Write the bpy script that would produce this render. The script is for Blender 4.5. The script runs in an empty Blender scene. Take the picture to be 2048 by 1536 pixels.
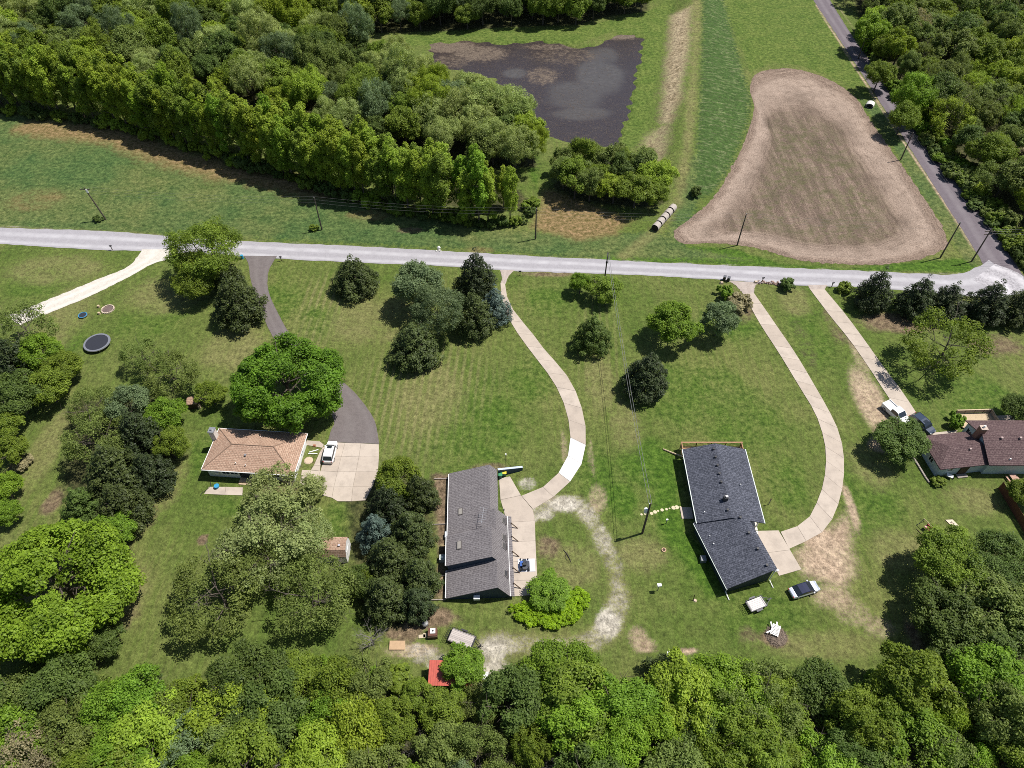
import bpy, math, random
import numpy as np
R = math.radians
rnd = random.Random(7)
scene = bpy.context.scene

# ------------------------------------------------------------------ camera, sky, sun
H, PITCH, FOC = 100.0, 49.0, 1420.0            # drone height (m), degrees below level, focal length in pixels of a 2048 wide frame
cd = bpy.data.cameras.new('camera'); cam = bpy.data.objects.new('camera', cd)
scene.collection.objects.link(cam); scene.camera = cam
cam.location = (0, 0, H); cam.rotation_euler = (R(90 - PITCH), 0, 0)
cd.sensor_width = 36; cd.lens = 36 * FOC / 2048; cd.clip_end = 9000; cd.clip_start = 1
SUN_EL, SUN_AZ = 62.5, 18.5                    # azimuth measured from +x towards +y
w = bpy.data.worlds.new('World'); scene.world = w; w.use_nodes = True
nt = w.node_tree; bg = nt.nodes['Background']; sky = nt.nodes.new('ShaderNodeTexSky')
sky.sky_type = 'NISHITA'; sky.sun_disc = False; sky.sun_elevation = R(SUN_EL); sky.sun_rotation = R(90 - SUN_AZ)
nt.links.new(sky.outputs[0], bg.inputs[0]); bg.inputs[1].default_value = 0.075
sl = bpy.data.lights.new('sun', 'SUN'); sl.energy = 5.0; sl.angle = R(0.53); sl.color = (1.0, 0.955, 0.89)
sun = bpy.data.objects.new('sun', sl); scene.collection.objects.link(sun)
sun.rotation_euler = (R(90 - SUN_EL), 0, R(SUN_AZ + 90))
vs = scene.view_settings; vs.view_transform = 'Standard'; vs.look = 'None'; vs.gamma = 1; vs.exposure = 0.32; vs.use_curve_mapping = False
try:
    scene.cycles.max_bounces = 6; scene.cycles.transparent_max_bounces = 6; scene.cycles.diffuse_bounces = 3; scene.cycles.filter_width = 0.9; scene.cycles.use_denoising = False
except Exception: pass

# ------------------------------------------------------------------ where a point of the ground lies
_cd, _sd = math.cos(R(PITCH)), math.sin(R(PITCH))
def G(px, py, z=0.0):
    """ground (or height z) point seen at pixel px, py of the 2048 x 1536 photograph"""
    u = (px - 1024) / FOC; v = -(py - 768) / FOC
    t = (z - H) / (-_sd + v * _cd)
    return (u * t, (_cd + v * _sd) * t)
def GP(pts, z=0.0): return [G(p[0], p[1], z) for p in pts]
def proj(x, y, z=0.0):
    zz = z - H; de = y * _cd - zz * _sd; up = y * _sd + zz * _cd
    return 1024 + FOC * x / de, 768 - FOC * up / de
def px_per_m(py):
    a = R(PITCH) + math.atan((py - 768) / FOC)
    return FOC / (H / math.sin(a) * math.cos(a - R(PITCH)))

# ------------------------------------------------------------------ materials
MATS = {}
class NT:
    def __init__(s, name):
        m = bpy.data.materials.new(name); m.use_nodes = True; s.m = m; s.t = m.node_tree
        s.b = s.t.nodes['Principled BSDF']; s.out = s.t.nodes['Material Output']
    def n(s, typ, **kw):
        x = s.t.nodes.new(typ)
        for k, v in kw.items():
            if k.startswith('i_'):
                key = k[2:]; key = int(key) if key.isdigit() else key
                x.inputs[key].default_value = v
            else: setattr(x, k, v)
        return x
    def l(s, a, b): s.t.links.new(a, b)
    def noise(s, co, scale, detail=3, rough=.6):
        x = s.n('ShaderNodeTexNoise'); x.inputs['Scale'].default_value = scale
        x.inputs['Detail'].default_value = detail; x.inputs['Roughness'].default_value = rough
        if co is not None: s.l(co, x.inputs['Vector'])
        return x.outputs[0]
    def rng(s, v, a, b, c=0., d=1., smooth=False):
        x = s.n('ShaderNodeMapRange'); x.interpolation_type = 'SMOOTHSTEP' if smooth else 'LINEAR'
        for i, q in enumerate((a, b, c, d)): x.inputs[1 + i].default_value = q
        s.l(v, x.inputs[0]); return x.outputs[0]
    def math(s, op, a, b=None):
        x = s.n('ShaderNodeMath'); x.operation = op
        for i, q in enumerate((a, b)):
            if q is None: continue
            if isinstance(q, (int, float)): x.inputs[i].default_value = q
            else: s.l(q, x.inputs[i])
        return x.outputs[0]
    def mix(s, f, a, b, blend='MIX'):
        x = s.n('ShaderNodeMix'); x.data_type = 'RGBA'; x.blend_type = blend
        for sock, q in ((x.inputs[0], f), (x.inputs[6], a), (x.inputs[7], b)):
            if isinstance(q, (int, float)): sock.default_value = q
            elif isinstance(q, (tuple, list)): sock.default_value = (*q[:3], 1)
            else: s.l(q, sock)
        return x.outputs[2]
    def attr(s, name):
        x = s.n('ShaderNodeAttribute'); x.attribute_name = name; return x.outputs['Fac']
    def bump(s, h, dist, strength=1.0):
        x = s.n('ShaderNodeBump'); x.inputs['Distance'].default_value = dist; x.inputs['Strength'].default_value = strength
        s.l(h, x.inputs['Height']); s.l(x.outputs[0], s.b.inputs['Normal'])
    def pos(s): return s.n('ShaderNodeNewGeometry').outputs['Position']
    def obj(s): return s.n('ShaderNodeTexCoord').outputs['Object']
    def rand(s): return s.n('ShaderNodeObjectInfo').outputs['Random']

def plain(name, col, rough=.7, metal=0., var=.12, scale=3., spec=.4, bump=0., objrand=0.):
    """one-colour material with a little procedural wear"""
    if name in MATS: return MATS[name]
    k = NT(name); co = k.obj()
    n1 = k.noise(co, scale, 4); n2 = k.noise(co, scale * 9, 2)
    f = k.math('ADD', k.math('MULTIPLY', n1, .65), k.math('MULTIPLY', n2, .35))
    f = k.rng(f, .3, .7)
    if objrand: f = k.math('ADD', k.math('MULTIPLY', f, 1 - objrand), k.math('MULTIPLY', k.rand(), objrand))
    lo = [c * (1 - var) for c in col]; hi = [min(.95, c * (1 + var)) for c in col]
    k.l(k.mix(f, lo, hi), k.b.inputs['Base Color'])
    k.b.inputs['Roughness'].default_value = rough; k.b.inputs['Metallic'].default_value = metal
    k.b.inputs['Specular IOR Level'].default_value = spec
    if bump: k.bump(n2, bump)
    MATS[name] = k.m; return k.m

def leafmat(name, c1, c2, spread=.35, trans=.46, gloss=.25):
    """leaves: colour varies leaf by leaf, branch by branch and tree by tree"""
    if name in MATS: return MATS[name]
    k = NT(name); t = k.attr('tint'); r = k.rand()
    q = 1.0 if 'lime' in name else (1.25 if ('cedar' in name or 'spruce' in name) else 1.70); c1 = [v * q for v in c1]; c2 = [v * q for v in c2]
    n = k.rng(k.noise(k.obj(), .45, 2), .3, .7)
    f = k.math('ADD', k.math('MULTIPLY', t, .38), k.math('ADD', k.math('MULTIPLY', n, .22), k.math('MULTIPLY', r, .40)))
    col = k.mix(f, c1, c2)
    hs = k.n('ShaderNodeHueSaturation'); k.l(col, hs.inputs['Color'])
    k.l(k.rng(t, 0, 1, 1 - spread, 1 + spread), hs.inputs['Value'])
    k.l(k.rng(r, 0, 1, .488, .515), hs.inputs['Hue'])
    c = hs.outputs[0]
    k.l(c, k.b.inputs['Base Color']); k.b.inputs['Roughness'].default_value = .55; k.b.inputs['Specular IOR Level'].default_value = gloss
    tr = k.n('ShaderNodeBsdfTranslucent'); k.l(k.mix(1., c, (1.0, 1.0, .55), 'MULTIPLY'), tr.inputs['Color'])
    mx = k.n('ShaderNodeMixShader'); mx.inputs[0].default_value = trans
    k.l(k.b.outputs[0], mx.inputs[1]); k.l(tr.outputs[0], mx.inputs[2]); k.l(mx.outputs[0], k.out.inputs[0])
    MATS[name] = k.m; return k.m

def shingles(name, c1, c2, spot, w=.5, h=.30):
    """asphalt shingles laid in courses along the roof's own UV (metres)"""
    if name in MATS: return MATS[name]
    k = NT(name); uv = k.n('ShaderNodeTexCoord').outputs['UV']
    br = k.n('ShaderNodeTexBrick'); k.l(uv, br.inputs['Vector'])
    for i, v in (('Scale', 1.), ('Mortar Size', .022), ('Brick Width', w), ('Row Height', h), ('Bias', 0.), ('Mortar Smooth', .2)): br.inputs[i].default_value = v
    br.inputs['Color1'].default_value = (*c1, 1); br.inputs['Color2'].default_value = (*c2, 1); br.inputs['Mortar'].default_value = (*[x * .45 for x in c1], 1)
    n = k.noise(uv, 3.2, 3, .8); big = k.noise(uv, .35, 3)
    c = k.mix(k.rng(n, .5, .68), br.outputs[0], spot)
    c = k.mix(k.rng(big, .35, .75, 0, .3), c, [x * .7 for x in c1])
    k.l(c, k.b.inputs['Base Color']); k.b.inputs['Roughness'].default_value = .85; k.b.inputs['Specular IOR Level'].default_value = .25
    k.bump(br.outputs[1], -.02)
    MATS[name] = k.m; return k.m

# ------------------------------------------------------------------ mesh building
class MB:
    def __init__(s): s.v = []; s.f = []; s.uv = {}
    def quad(s, *p, uv=None):
        i = len(s.v); s.v += [tuple(q) for q in p]; s.f.append(tuple(range(i, i + len(p))))
        if uv: s.uv[len(s.f) - 1] = uv
        return s
    def box(s, c, d, rz=0., ry=0., rx=0., taper=1.):
        i = len(s.v); X, Y, Z = d[0] / 2, d[1] / 2, d[2] / 2
        for z in (-Z, Z):
            q = taper if z > 0 else 1
            for x, y in ((-X, -Y), (X, -Y), (X, Y), (-X, Y)):
                p = [x * q, y * q, z]
                if rx: p = [p[0], p[1] * math.cos(rx) - p[2] * math.sin(rx), p[1] * math.sin(rx) + p[2] * math.cos(rx)]
                if ry: p = [p[0] * math.cos(ry) + p[2] * math.sin(ry), p[1], -p[0] * math.sin(ry) + p[2] * math.cos(ry)]
                if rz: p = [p[0] * math.cos(rz) - p[1] * math.sin(rz), p[0] * math.sin(rz) + p[1] * math.cos(rz), p[2]]
                s.v.append((p[0] + c[0], p[1] + c[1], p[2] + c[2]))
        for f in ((3, 2, 1, 0), (4, 5, 6, 7), (0, 1, 5, 4), (1, 2, 6, 5), (2, 3, 7, 6), (3, 0, 4, 7)): s.f.append(tuple(i + k for k in f))
        return s
    def b(s, x0, x1, y0, y1, z0, z1): return s.box(((x0 + x1) / 2, (y0 + y1) / 2, (z0 + z1) / 2), (x1 - x0, y1 - y0, z1 - z0))
    def prism(s, poly, z0, z1):
        """vertical prism on a counter-clockwise polygon"""
        a = sum(poly[k - 1][0] * p[1] - p[0] * poly[k - 1][1] for k, p in enumerate(poly))
        if a < 0: poly = poly[::-1]
        i = len(s.v); n = len(poly)
        s.v += [(p[0], p[1], z0) for p in poly] + [(p[0], p[1], z1) for p in poly]
        s.f.append(tuple(range(i + n, i + 2 * n))); s.f.append(tuple(range(i + n - 1, i - 1, -1)))
        for k in range(n): s.f.append((i + k, i + (k + 1) % n, i + n + (k + 1) % n, i + n + k))
        return s
    def ext(s, prof, y0, y1):
        """(x, z) outline, counter-clockwise seen from -y, pushed from y0 to y1"""
        i = len(s.v); n = len(prof)
        s.v += [(p[0], y0, p[1]) for p in prof] + [(p[0], y1, p[1]) for p in prof]
        s.f.append(tuple(range(i, i + n))); s.f.append(tuple(range(i + 2 * n - 1, i + n - 1, -1)))
        for k in range(n): s.f.append((i + (k + 1) % n, i + k, i + n + k, i + n + (k + 1) % n))
        return s
    def slab(s, p, th, uvs=None):
        """sloping plate: top corners p (counter-clockwise from above), thickness straight down"""
        i = len(s.v); n = len(p)
        s.v += [tuple(q) for q in p] + [(q[0], q[1], q[2] - th) for q in p]
        s.f.append(tuple(range(i, i + n)))
        a = np.array(p, float); e = a[1] - a[0]; L = np.linalg.norm(e); e /= L
        nn = np.cross(a[1] - a[0], a[2] - a[0]); nn /= np.linalg.norm(nn); g = np.cross(nn, e)
        s.uv[len(s.f) - 1] = [(float((q - a[0]) @ e), float((q - a[0]) @ g)) for q in a]
        s.f.append(tuple(range(i + 2 * n - 1, i + n - 1, -1)))
        for k in range(n): s.f.append((i + (k + 1) % n, i + k, i + n + k, i + n + (k + 1) % n))
        return s
    def tube(s, pts, rad, n=6, cap=True):
        pts = [np.array(p, float) for p in pts]
        if isinstance(rad, (int, float)): rad = [rad] * len(pts)
        base = len(s.v)
        for k, p in enumerate(pts):
            d = pts[min(k + 1, len(pts) - 1)] - pts[max(k - 1, 0)]; d = d / (np.linalg.norm(d) + 1e-9)
            ref = np.array((0, 0, 1.)) if abs(d[2]) < .9 else np.array((1., 0, 0))
            a = np.cross(d, ref); a /= np.linalg.norm(a); b = np.cross(d, a)
            for j in range(n):
                t = 2 * math.pi * j / n; q = p + rad[k] * (a * math.cos(t) + b * math.sin(t)); s.v.append(tuple(q))
        for k in range(len(pts) - 1):
            for j in range(n):
                s.f.append((base + k * n + j, base + k * n + (j + 1) % n, base + (k + 1) * n + (j + 1) % n, base + (k + 1) * n + j))
        if cap:
            s.f.append(tuple(base + j for j in range(n))[::-1]); e = base + (len(pts) - 1) * n
            s.f.append(tuple(e + j for j in range(n)))
        return s
    def cyl(s, c, r, h, n=16, r2=None): return s.tube([(c[0], c[1], c[2]), (c[0], c[1], c[2] + h)], [r, r if r2 is None else r2], n)
    def ring(s, c, r0, r1, z0, z1, n=32):
        """flat annular band with thickness"""
        i = len(s.v)
        for r_, z in ((r0, z0), (r1, z0), (r1, z1), (r0, z1)):
            for j in range(n):
                t = 2 * math.pi * j / n; s.v.append((c[0] + r_ * math.cos(t), c[1] + r_ * math.sin(t), z))
        for q in range(4):
            for j in range(n):
                a, b2 = i + q * n, i + ((q + 1) % 4) * n
                s.f.append((a + j, a + (j + 1) % n, b2 + (j + 1) % n, b2 + j))
        return s
    def loft(s, secs, cap=True, close=True):
        """rings of equal point count joined up"""
        i = len(s.v); n = len(secs[0])
        for r_ in secs: s.v += [tuple(p) for p in r_]
        for k in range(len(secs) - 1):
            for j in range(n if close else n - 1):
                s.f.append((i + k * n + j, i + k * n + (j + 1) % n, i + (k + 1) * n + (j + 1) % n, i + (k + 1) * n + j))
        if cap:
            s.f.append(tuple(i + j for j in range(n))[::-1]); e = i + (len(secs) - 1) * n; s.f.append(tuple(e + j for j in range(n)))
        return s
    def mesh(s, name, m, smooth=False):
        me = bpy.data.meshes.new(name); me.from_pydata(s.v, [], s.f)
        if s.uv:
            ul = me.uv_layers.new(name='UVMap')
            for fi, uv in s.uv.items():
                p = me.polygons[fi]
                for k, li in enumerate(p.loop_indices): ul.data[li].uv = uv[k]
        if m: me.materials.append(m)
        if smooth: me.polygons.foreach_set('use_smooth', [True] * len(me.polygons))
        me.update(); return me
    def obj(s, name, m, parent=None, smooth=False, loc=None, rz=0.):
        return link(name, s.mesh(name, m, smooth), parent, loc, rz)

def link(name, data, parent=None, loc=None, rz=0.):
    o = bpy.data.objects.new(name, data); scene.collection.objects.link(o)
    if parent: o.parent = parent
    if loc: o.location = loc
    if rz: o.rotation_euler = (0, 0, rz)
    return o
def tag(o, label, cat, group=None):
    o['label'] = label; o['category'] = cat
    if group: o['group'] = group
    return o
def thing(name, loc, rz, label, cat, group=None):
    o = link(name, None, None, (loc[0], loc[1], loc[2] if len(loc) > 2 else 0.), rz); o.empty_display_size = .3
    return tag(o, label, cat, group)
def setting(o, kind='structure'): o['kind'] = kind; return o
def copy_thing(o, loc, rz, label):
    c = o.copy(); scene.collection.objects.link(c); c.location = (loc[0], loc[1], loc[2] if len(loc) > 2 else 0.); c.rotation_euler = (0, 0, rz); c['label'] = label
    for ch in list(o.children):
        d = ch.copy(); scene.collection.objects.link(d); d.parent = c
        for g in list(ch.children):
            e = g.copy(); scene.collection.objects.link(e); e.parent = d
    return c
def resample(pts, n):
    p = np.array(pts, float); d = np.r_[0, np.cumsum(np.linalg.norm(np.diff(p, axis=0), axis=1))]
    t = np.linspace(0, d[-1], n); q = np.c_[np.interp(t, d, p[:, 0]), np.interp(t, d, p[:, 1])]
    return q
def smooth_line(pts, n):
    """Catmull-Rom through the points, then even spacing"""
    p = np.array(pts, float); p = np.vstack([2 * p[0] - p[1], p, 2 * p[-1] - p[-2]]); out = []
    for k in range(1, len(p) - 2):
        for t in np.linspace(0, 1, 12, endpoint=False):
            a, b, c, d = p[k - 1:k + 3]
            out.append(.5 * (2 * b + (c - a) * t + (2 * a - 5 * b + 4 * c - d) * t * t + (3 * b - a - 3 * c + d) * t ** 3))
    out.append(p[-2]); return resample(out, n)

# ------------------------------------------------------------------ lie of the land
CREST = np.array(GP([(1404, -30), (1400, 60), (1396, 180), (1388, 300), (1378, 372)], 2.0))
FOOT = np.array(GP([(1440, -30), (1470, 70), (1506, 190), (1501, 240), (1468, 325), (1425, 385)]))
POND = GP([(850, 86), (930, 78), (1010, 86), (1075, 80), (1110, 82), (1150, 92), (1185, 92), (1210, 76), (1240, 66), (1270, 66), (1289, 76), (1286, 110), (1271, 180), (1256, 240), (1244, 290), (1200, 295), (1100, 280), (1050, 205), (980, 155), (870, 132)])
def poly_sd(x, y, poly):
    """signed distance to a polygon in metres, positive inside"""
    x = np.asarray(x, float); y = np.asarray(y, float); d = np.full(x.shape, 1e9); ins = np.zeros(x.shape, bool)
    P = np.array(poly, float)
    for k in range(len(P)):
        a, b = P[k - 1], P[k]; e = b - a; L = e @ e + 1e-12
        t = np.clip(((x - a[0]) * e[0] + (y - a[1]) * e[1]) / L, 0, 1)
        d = np.minimum(d, np.hypot(x - a[0] - t * e[0], y - a[1] - t * e[1]))
        c = ((a[1] > y) != (b[1] > y)) & (x < (b[0] - a[0]) * (y - a[1]) / (b[1] - a[1] + 1e-12) + a[0]); ins ^= c
    return np.where(ins, d, -d)
def line_d(x, y, pts):
    x = np.asarray(x, float); y = np.asarray(y, float); d = np.full(x.shape, 1e9); P = np.array(pts, float)
    for k in range(1, len(P)):
        a, b = P[k - 1], P[k]; e = b - a; L = e @ e + 1e-12
        t = np.clip(((x - a[0]) * e[0] + (y - a[1]) * e[1]) / L, 0, 1)
        d = np.minimum(d, np.hypot(x - a[0] - t * e[0], y - a[1] - t * e[1]))
    return d
def sstep(t): t = np.clip(t, 0, 1); return t * t * (3 - 2 * t)
def gz(x, y):
    """ground height: level but for the grass levee and the pond's hollow"""
    x = np.asarray(x, float); y = np.asarray(y, float)
    o = np.argsort(CREST[:, 1]); xc = np.interp(y, CREST[o, 1], CREST[o, 0]); o2 = np.argsort(FOOT[:, 1]); xf = np.interp(y, FOOT[o2, 1], FOOT[o2, 0])
    top = 2.2 * sstep((y - CREST[-1, 1] + 4) / 18)
    right = sstep(1 - (x - xc - 1.2) / np.maximum(xf - xc - 1.2, 2)); left = sstep(1 - (xc - 3 - x) / 9)
    z = top * np.minimum(right, left)
    near = (np.abs(x - 15) < 75) & (y > 150)
    sd = np.where(near, poly_sd(np.where(near, x, 0), np.where(near, y, 0), POND), -99)
    sd = sd + .55 * np.sin(x * .8 + 1.7 * np.sin(y * .55)) + .4 * np.sin(y * 1.3 + 2 * np.sin(x * .4))
    return z - .75 * sstep((sd + .6) / 3.)

# ------------------------------------------------------------------ ground: one sheet to the horizon, with what grows on it as attributes
fx = np.arange(-190, 190.1, .72); fy = np.arange(12, 292.1, .72)
gx = np.r_[-4000, -1500, -600, -300, fx, 300, 600, 1500, 4000]; gy = np.r_[-4000, -1200, -300, -60, fy, 340, 500, 1000, 2500, 6000]
X, Y = np.meshgrid(gx, gy); x, y = X.ravel(), Y.ravel(); z = gz(x, y)
NV = len(x)
LAY = {}
def paint(ch, kind, pts, s=1., f=3., w=0., z=0.):
    """add one soft patch (pixel outline turned into ground metres) to a layer"""
    if ch not in LAY: LAY[ch] = np.zeros(NV)
    P = GP(pts, z) if kind not in ('ell', 'wline') else pts
    if kind == 'ell':
        cx, cy, rx, ry = pts; c = np.array(G(cx, cy)); ax = abs(G(cx + rx, cy)[0] - c[0]); ay = abs(G(cx, cy - ry)[1] - c[1])
        m = np.hypot((x - c[0]) / ax, (y - c[1]) / ay); v = sstep((1.25 - m) / .8)
    else:
        a = np.array(P); lo, hi = a.min(0) - w - f, a.max(0) + w + f
        k = (x > lo[0]) & (x < hi[0]) & (y > lo[1]) & (y < hi[1]); v = np.zeros(NV)
        if kind == 'poly': v[k] = sstep((poly_sd(x[k], y[k], P) + f / 2) / f)
        else: v[k] = sstep((w + f / 2 - line_d(x[k], y[k], P)) / f)
    LAY[ch] = np.maximum(LAY[ch], v * s)
p_, e_, l_ = 'poly', 'ell', 'line'
# greener stretches of lawn and verge
paint('lush', p_, [(1300, 905), (1352, 905), (1372, 1060), (1400, 1090), (1450, 1195), (1420, 1200), (1370, 1130), (1310, 1060)], 1, 5)
for c in ((1240, 1000, 45, 45), (1300, 930, 80, 60)): paint('lush', e_, c, .75)
for c in ((1400, 790, 150, 90), (1480, 850, 140, 70), (1570, 960, 60, 70), (950, 850, 130, 110), (1060, 760, 60, 60), (1190, 960, 60, 90), (1620, 680, 50, 70), (1520, 1230, 120, 60), (480, 1015, 90, 28), (690, 1040, 60, 50), (1090, 600, 60, 40), (560, 600, 60, 60), (640, 640, 60, 40), (1740, 1000, 80, 120), (1950, 800, 120, 70), (1450, 650, 100, 40), (80, 560, 90, 40), (120, 690, 60, 60), (300, 640, 80, 50), (410, 900, 40, 60), (1610, 650, 40, 60)):
    paint('lush', e_, c, .5)
paint('lush', p_, [(1190, 512), (1240, 500), (1340, 490), (1400, 492), (1480, 500), (1560, 528), (1700, 538), (1860, 520), (1950, 515), (1962, 528), (1930, 545), (1700, 540), (1400, 528), (1200, 522)], 1, 3)
paint('lush', e_, (512, 466, 28, 12), 1.)
for c in ((850, 790, 150, 120), (830, 1000, 60, 60), (640, 620, 50, 80)): paint('mow', e_, c, .9)
paint('mow', e_, (1200, 700, 60, 120), .45)
paint('lush', p_, [(1040, 275), (1075, 300), (1075, 380), (1050, 330), (1020, 300)], .9, 4)
# rougher green meadow
paint('meadow', p_, [(-200, 225), (0, 225), (200, 250), (500, 350), (800, 430), (1000, 460), (1200, 470), (1300, 465), (1350, 490), (1500, 520), (1180, 515), (900, 497), (600, 482), (300, 468), (-200, 452)], 1, 5)
paint('meadow', l_, [(1735, 200), (1800, 290), (1850, 370), (1905, 450), (1950, 520)], 1, 3, 2.2)
paint('meadow', l_, [(1300, 475), (1350, 490), (1380, 380), (1400, 330)], .8, 3, 2.5)
# far hay meadow and the pond's bright banks
paint('far', p_, [(1436, -60), (1620, -60), (1690, 80), (1740, 180), (1738, 205), (1690, 165), (1600, 130), (1545, 125), (1500, 145), (1488, 110), (1450, 20)], 1, 4)
paint('far', p_, [(780, 72), (900, 62), (1000, 58), (1170, 52), (1300, 20), (1345, 0), (1350, 30), (1330, 110), (1300, 200), (1290, 280), (1250, 300), (1225, 280), (1275, 90), (1230, 60), (1150, 90), (1000, 90), (800, 92)], 1, 4)
paint('far', p_, [(2035, -30), (2200, -30), (2200, 100), (2048, 30)], 1, 4)
# levee slope of long bluish grass
paint('levee', p_, [(1404, -40), (1440, -40), (1470, 70), (1504, 190), (1499, 240), (1466, 325), (1428, 382), (1388, 392), (1390, 300), (1398, 180)], .9, 5, z=1.0)
# dead weeds, dry grass
paint('tan', p_, [(1340, 25), (1382, 18), (1378, 110), (1362, 200), (1343, 250), (1318, 245), (1330, 120)], .85, 7, z=1.2)
paint('tan', p_, [(1318, 245), (1343, 250), (1345, 290), (1320, 345), (1280, 320), (1283, 270)], .62, 6, z=.6)
paint('rust', p_, [(1085, 375), (1150, 392), (1230, 425), (1262, 440), (1235, 470), (1150, 482), (1060, 455), (1080, 420)], .9, 7)
paint('rust', l_, [(60, 255), (220, 270), (330, 310), (420, 335), (520, 352), (610, 372), (640, 380)], .8, 10, 5.)
paint('rust', e_, (70, 400, 90, 30), .45); paint('rust', e_, (740, 430, 60, 16), .5); paint('rust', e_, (960, 500, 40, 10), .5)
paint('dry', l_, [(1394, -40), (1391, 100), (1382, 200), (1374, 300), (1358, 390), (1325, 440), (1250, 500)], .6, 3.5, 1.7, z=1.8)
for c in ((860, 790, 90, 90), (790, 640, 60, 60), (720, 640, 80, 60), (110, 540, 130, 40), (330, 590, 100, 50), (90, 900, 40, 110), (340, 960, 40, 80), (250, 1200, 60, 90), (470, 690, 80, 60), (1590, 600, 40, 40), (1200, 760, 40, 80), (1280, 1110, 70, 50), (1740, 930, 60, 60), (1950, 1000, 80, 40), (1800, 1100, 80, 60), (1640, 1290, 160, 40), (1100, 545, 90, 12), (120, 640, 70, 90), (830, 1050, 40, 90), (1250, 850, 40, 70), (1150, 1130, 70, 60)): paint('dry', e_, c, .55)
paint('dry', l_, [(0, 462), (300, 476)], .6, 3, 2); 
# bare brown soil
for c, s in (((1095, 1095, 34, 28), .7), ((850, 1235, 80, 28), .85), ((810, 1265, 50, 25), .8), ((1670, 650, 22, 50), .5), ((1800, 645, 110, 26), .75), ((1990, 690, 70, 30), .6), ((30, 930, 20, 30), .6), ((105, 1005, 25, 35), .75), ((405, 1080, 14, 14), .9), ((1495, 1270, 30, 30), .4), ((1480, 610, 40, 40), .55), ((1610, 690, 30, 60), .35), ((1550, 1278, 34, 22), .9), ((1100, 548, 80, 6), .6), ((560, 975, 60, 25), .5), ((820, 460, 40, 8), .5), ((640, 930, 30, 20), .4), ((980, 935, 50, 12), .6), ((1830, 1280, 20, 60), .6)): paint('soil', e_, c, s)
paint('soil', p_, [(866, 948), (898, 950), (895, 1200), (868, 1200), (876, 1100)], .95, 3)
paint('soil', l_, [(345, 900), (300, 1040), (245, 1110), (272, 1200), (235, 1290), (180, 1330)], .55, 4, .8)
paint('soil', l_, [(45, 900), (50, 960), (38, 1000)], .5, 3, .6)
paint('dirt', p_, [(1580, 1098), (1625, 1085), (1672, 1040), (1700, 1020), (1706, 1080), (1715, 1150), (1690, 1185), (1650, 1170), (1600, 1152)], .8, 6)
for c, s in (((1665, 1195, 60, 30), .55), ((1760, 1255, 45, 30), .46), ((1705, 1225, 50, 40), .46), ((1640, 1080, 40, 30), .9), ((1660, 1130, 40, 40), .8), ((1276, 1276, 26, 34), .55), ((1290, 1296, 34, 14), .55), ((1370, 1303, 30, 9), .9), ((1740, 800, 38, 85), .72), ((1720, 720, 18, 60), .5), ((1760, 890, 30, 20), .7), ((1183, 915, 10, 50), .45), ((1195, 1000, 26, 40), .5), ((1128, 895, 8, 50), .5), ((1090, 1000, 40, 14), .5), ((1700, 1010, 12, 60), .75), ((1655, 890, 6, 60), .3), ((1770, 880, 25, 30), .8), ((820, 1300, 70, 20), .6), ((1290, 1290, 30, 20), .5)): paint('dirt', e_, c, s)
# white crushed stone of the worn loop drive
for q, s, ww in (([(1062, 1032), (1105, 1010), (1150, 1005), (1185, 1040), (1208, 1090)], .72, 1.7), ([(1208, 1090), (1232, 1140), (1240, 1190)], .62, 1.6), ([(1240, 1190), (1225, 1250), (1180, 1282), (1110, 1296), (1040, 1290), (975, 1288)], .62, 1.8), ([(975, 1288), (1000, 1340), (960, 1350)], .85, 1.6), ([(820, 1300), (880, 1325), (930, 1335)], .7, 1.2)): wq = smooth_line(GP(q), 24); tq = np.gradient(wq, axis=0); tq /= np.linalg.norm(tq, axis=1, keepdims=True); nq = np.c_[-tq[:, 1], tq[:, 0]]; paint('dry', l_, q, .8, 4, ww); paint('pale', l_, q, s * .78, 3.2, ww * .95); paint('pale', 'wline', wq + nq * .95, s * 1.1, 1.6, .35); paint('pale', 'wline', wq - nq * .95, s * 1.1, 1.6, .35)
for c, s in (((1215, 1245, 30, 34), .95), ((1055, 968, 26, 18), .62), ((1130, 1010, 40, 18), .9), ((985, 1295, 30, 18), .9), ((900, 1328, 40, 12), .85), ((1090, 1030, 22, 14), .7)): paint('pale', e_, c, s)
# verges of the lanes
paint('pale', l_, [(0, 452), (300, 469), (700, 490), (1100, 513), (1500, 532), (1850, 547), (1920, 547)], .5, 1.0, .3)
paint('dirt', l_, [(1632, 10), (1752, 200), (1830, 318), (1905, 430), (1950, 500)], .72, 1.0, .5)
paint('dirt', l_, [(1668, 0), (1790, 180), (1872, 300), (1965, 425), (2040, 540)], .5, 1.0, .4)
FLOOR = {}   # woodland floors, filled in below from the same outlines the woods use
WOODS = {
 'bottom': [(-60, 1428), (200, 1420), (420, 1404), (560, 1388), (700, 1368), (780, 1385), (850, 1420), (1000, 1424), (1200, 1408), (1260, 1392), (1500, 1396), (1850, 1396), (2110, 1400), (2230, 1690), (-160, 1690)],
 'back': [(-90, 60), (100, 150), (350, 184), (550, 240), (750, 298), (950, 345), (1040, 335), (1075, 335), (1072, 318), (1030, 290), (950, 242), (850, 192), (790, 150), (700, 100), (560, 70), (430, 60), (430, -50), (-120, -50)],
 'band': [(430, 62), (800, 66), (900, 62), (1000, 55), (1160, 50), (1190, 38), (1295, 22), (1300, -45), (430, -45)],
 'clump': [(1102, 372), (1150, 398), (1230, 413), (1300, 418), (1334, 405), (1336, 385), (1270, 358), (1130, 345)],
 'right': [(1716, 30), (1762, 115), (1822, 205), (1895, 290), (1965, 375), (2035, 460), (2105, 540), (2200, 640), (2320, 520), (2180, 120), (2040, 55), (1995, 10), (1990, -45), (1698, -45)],
}
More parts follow.
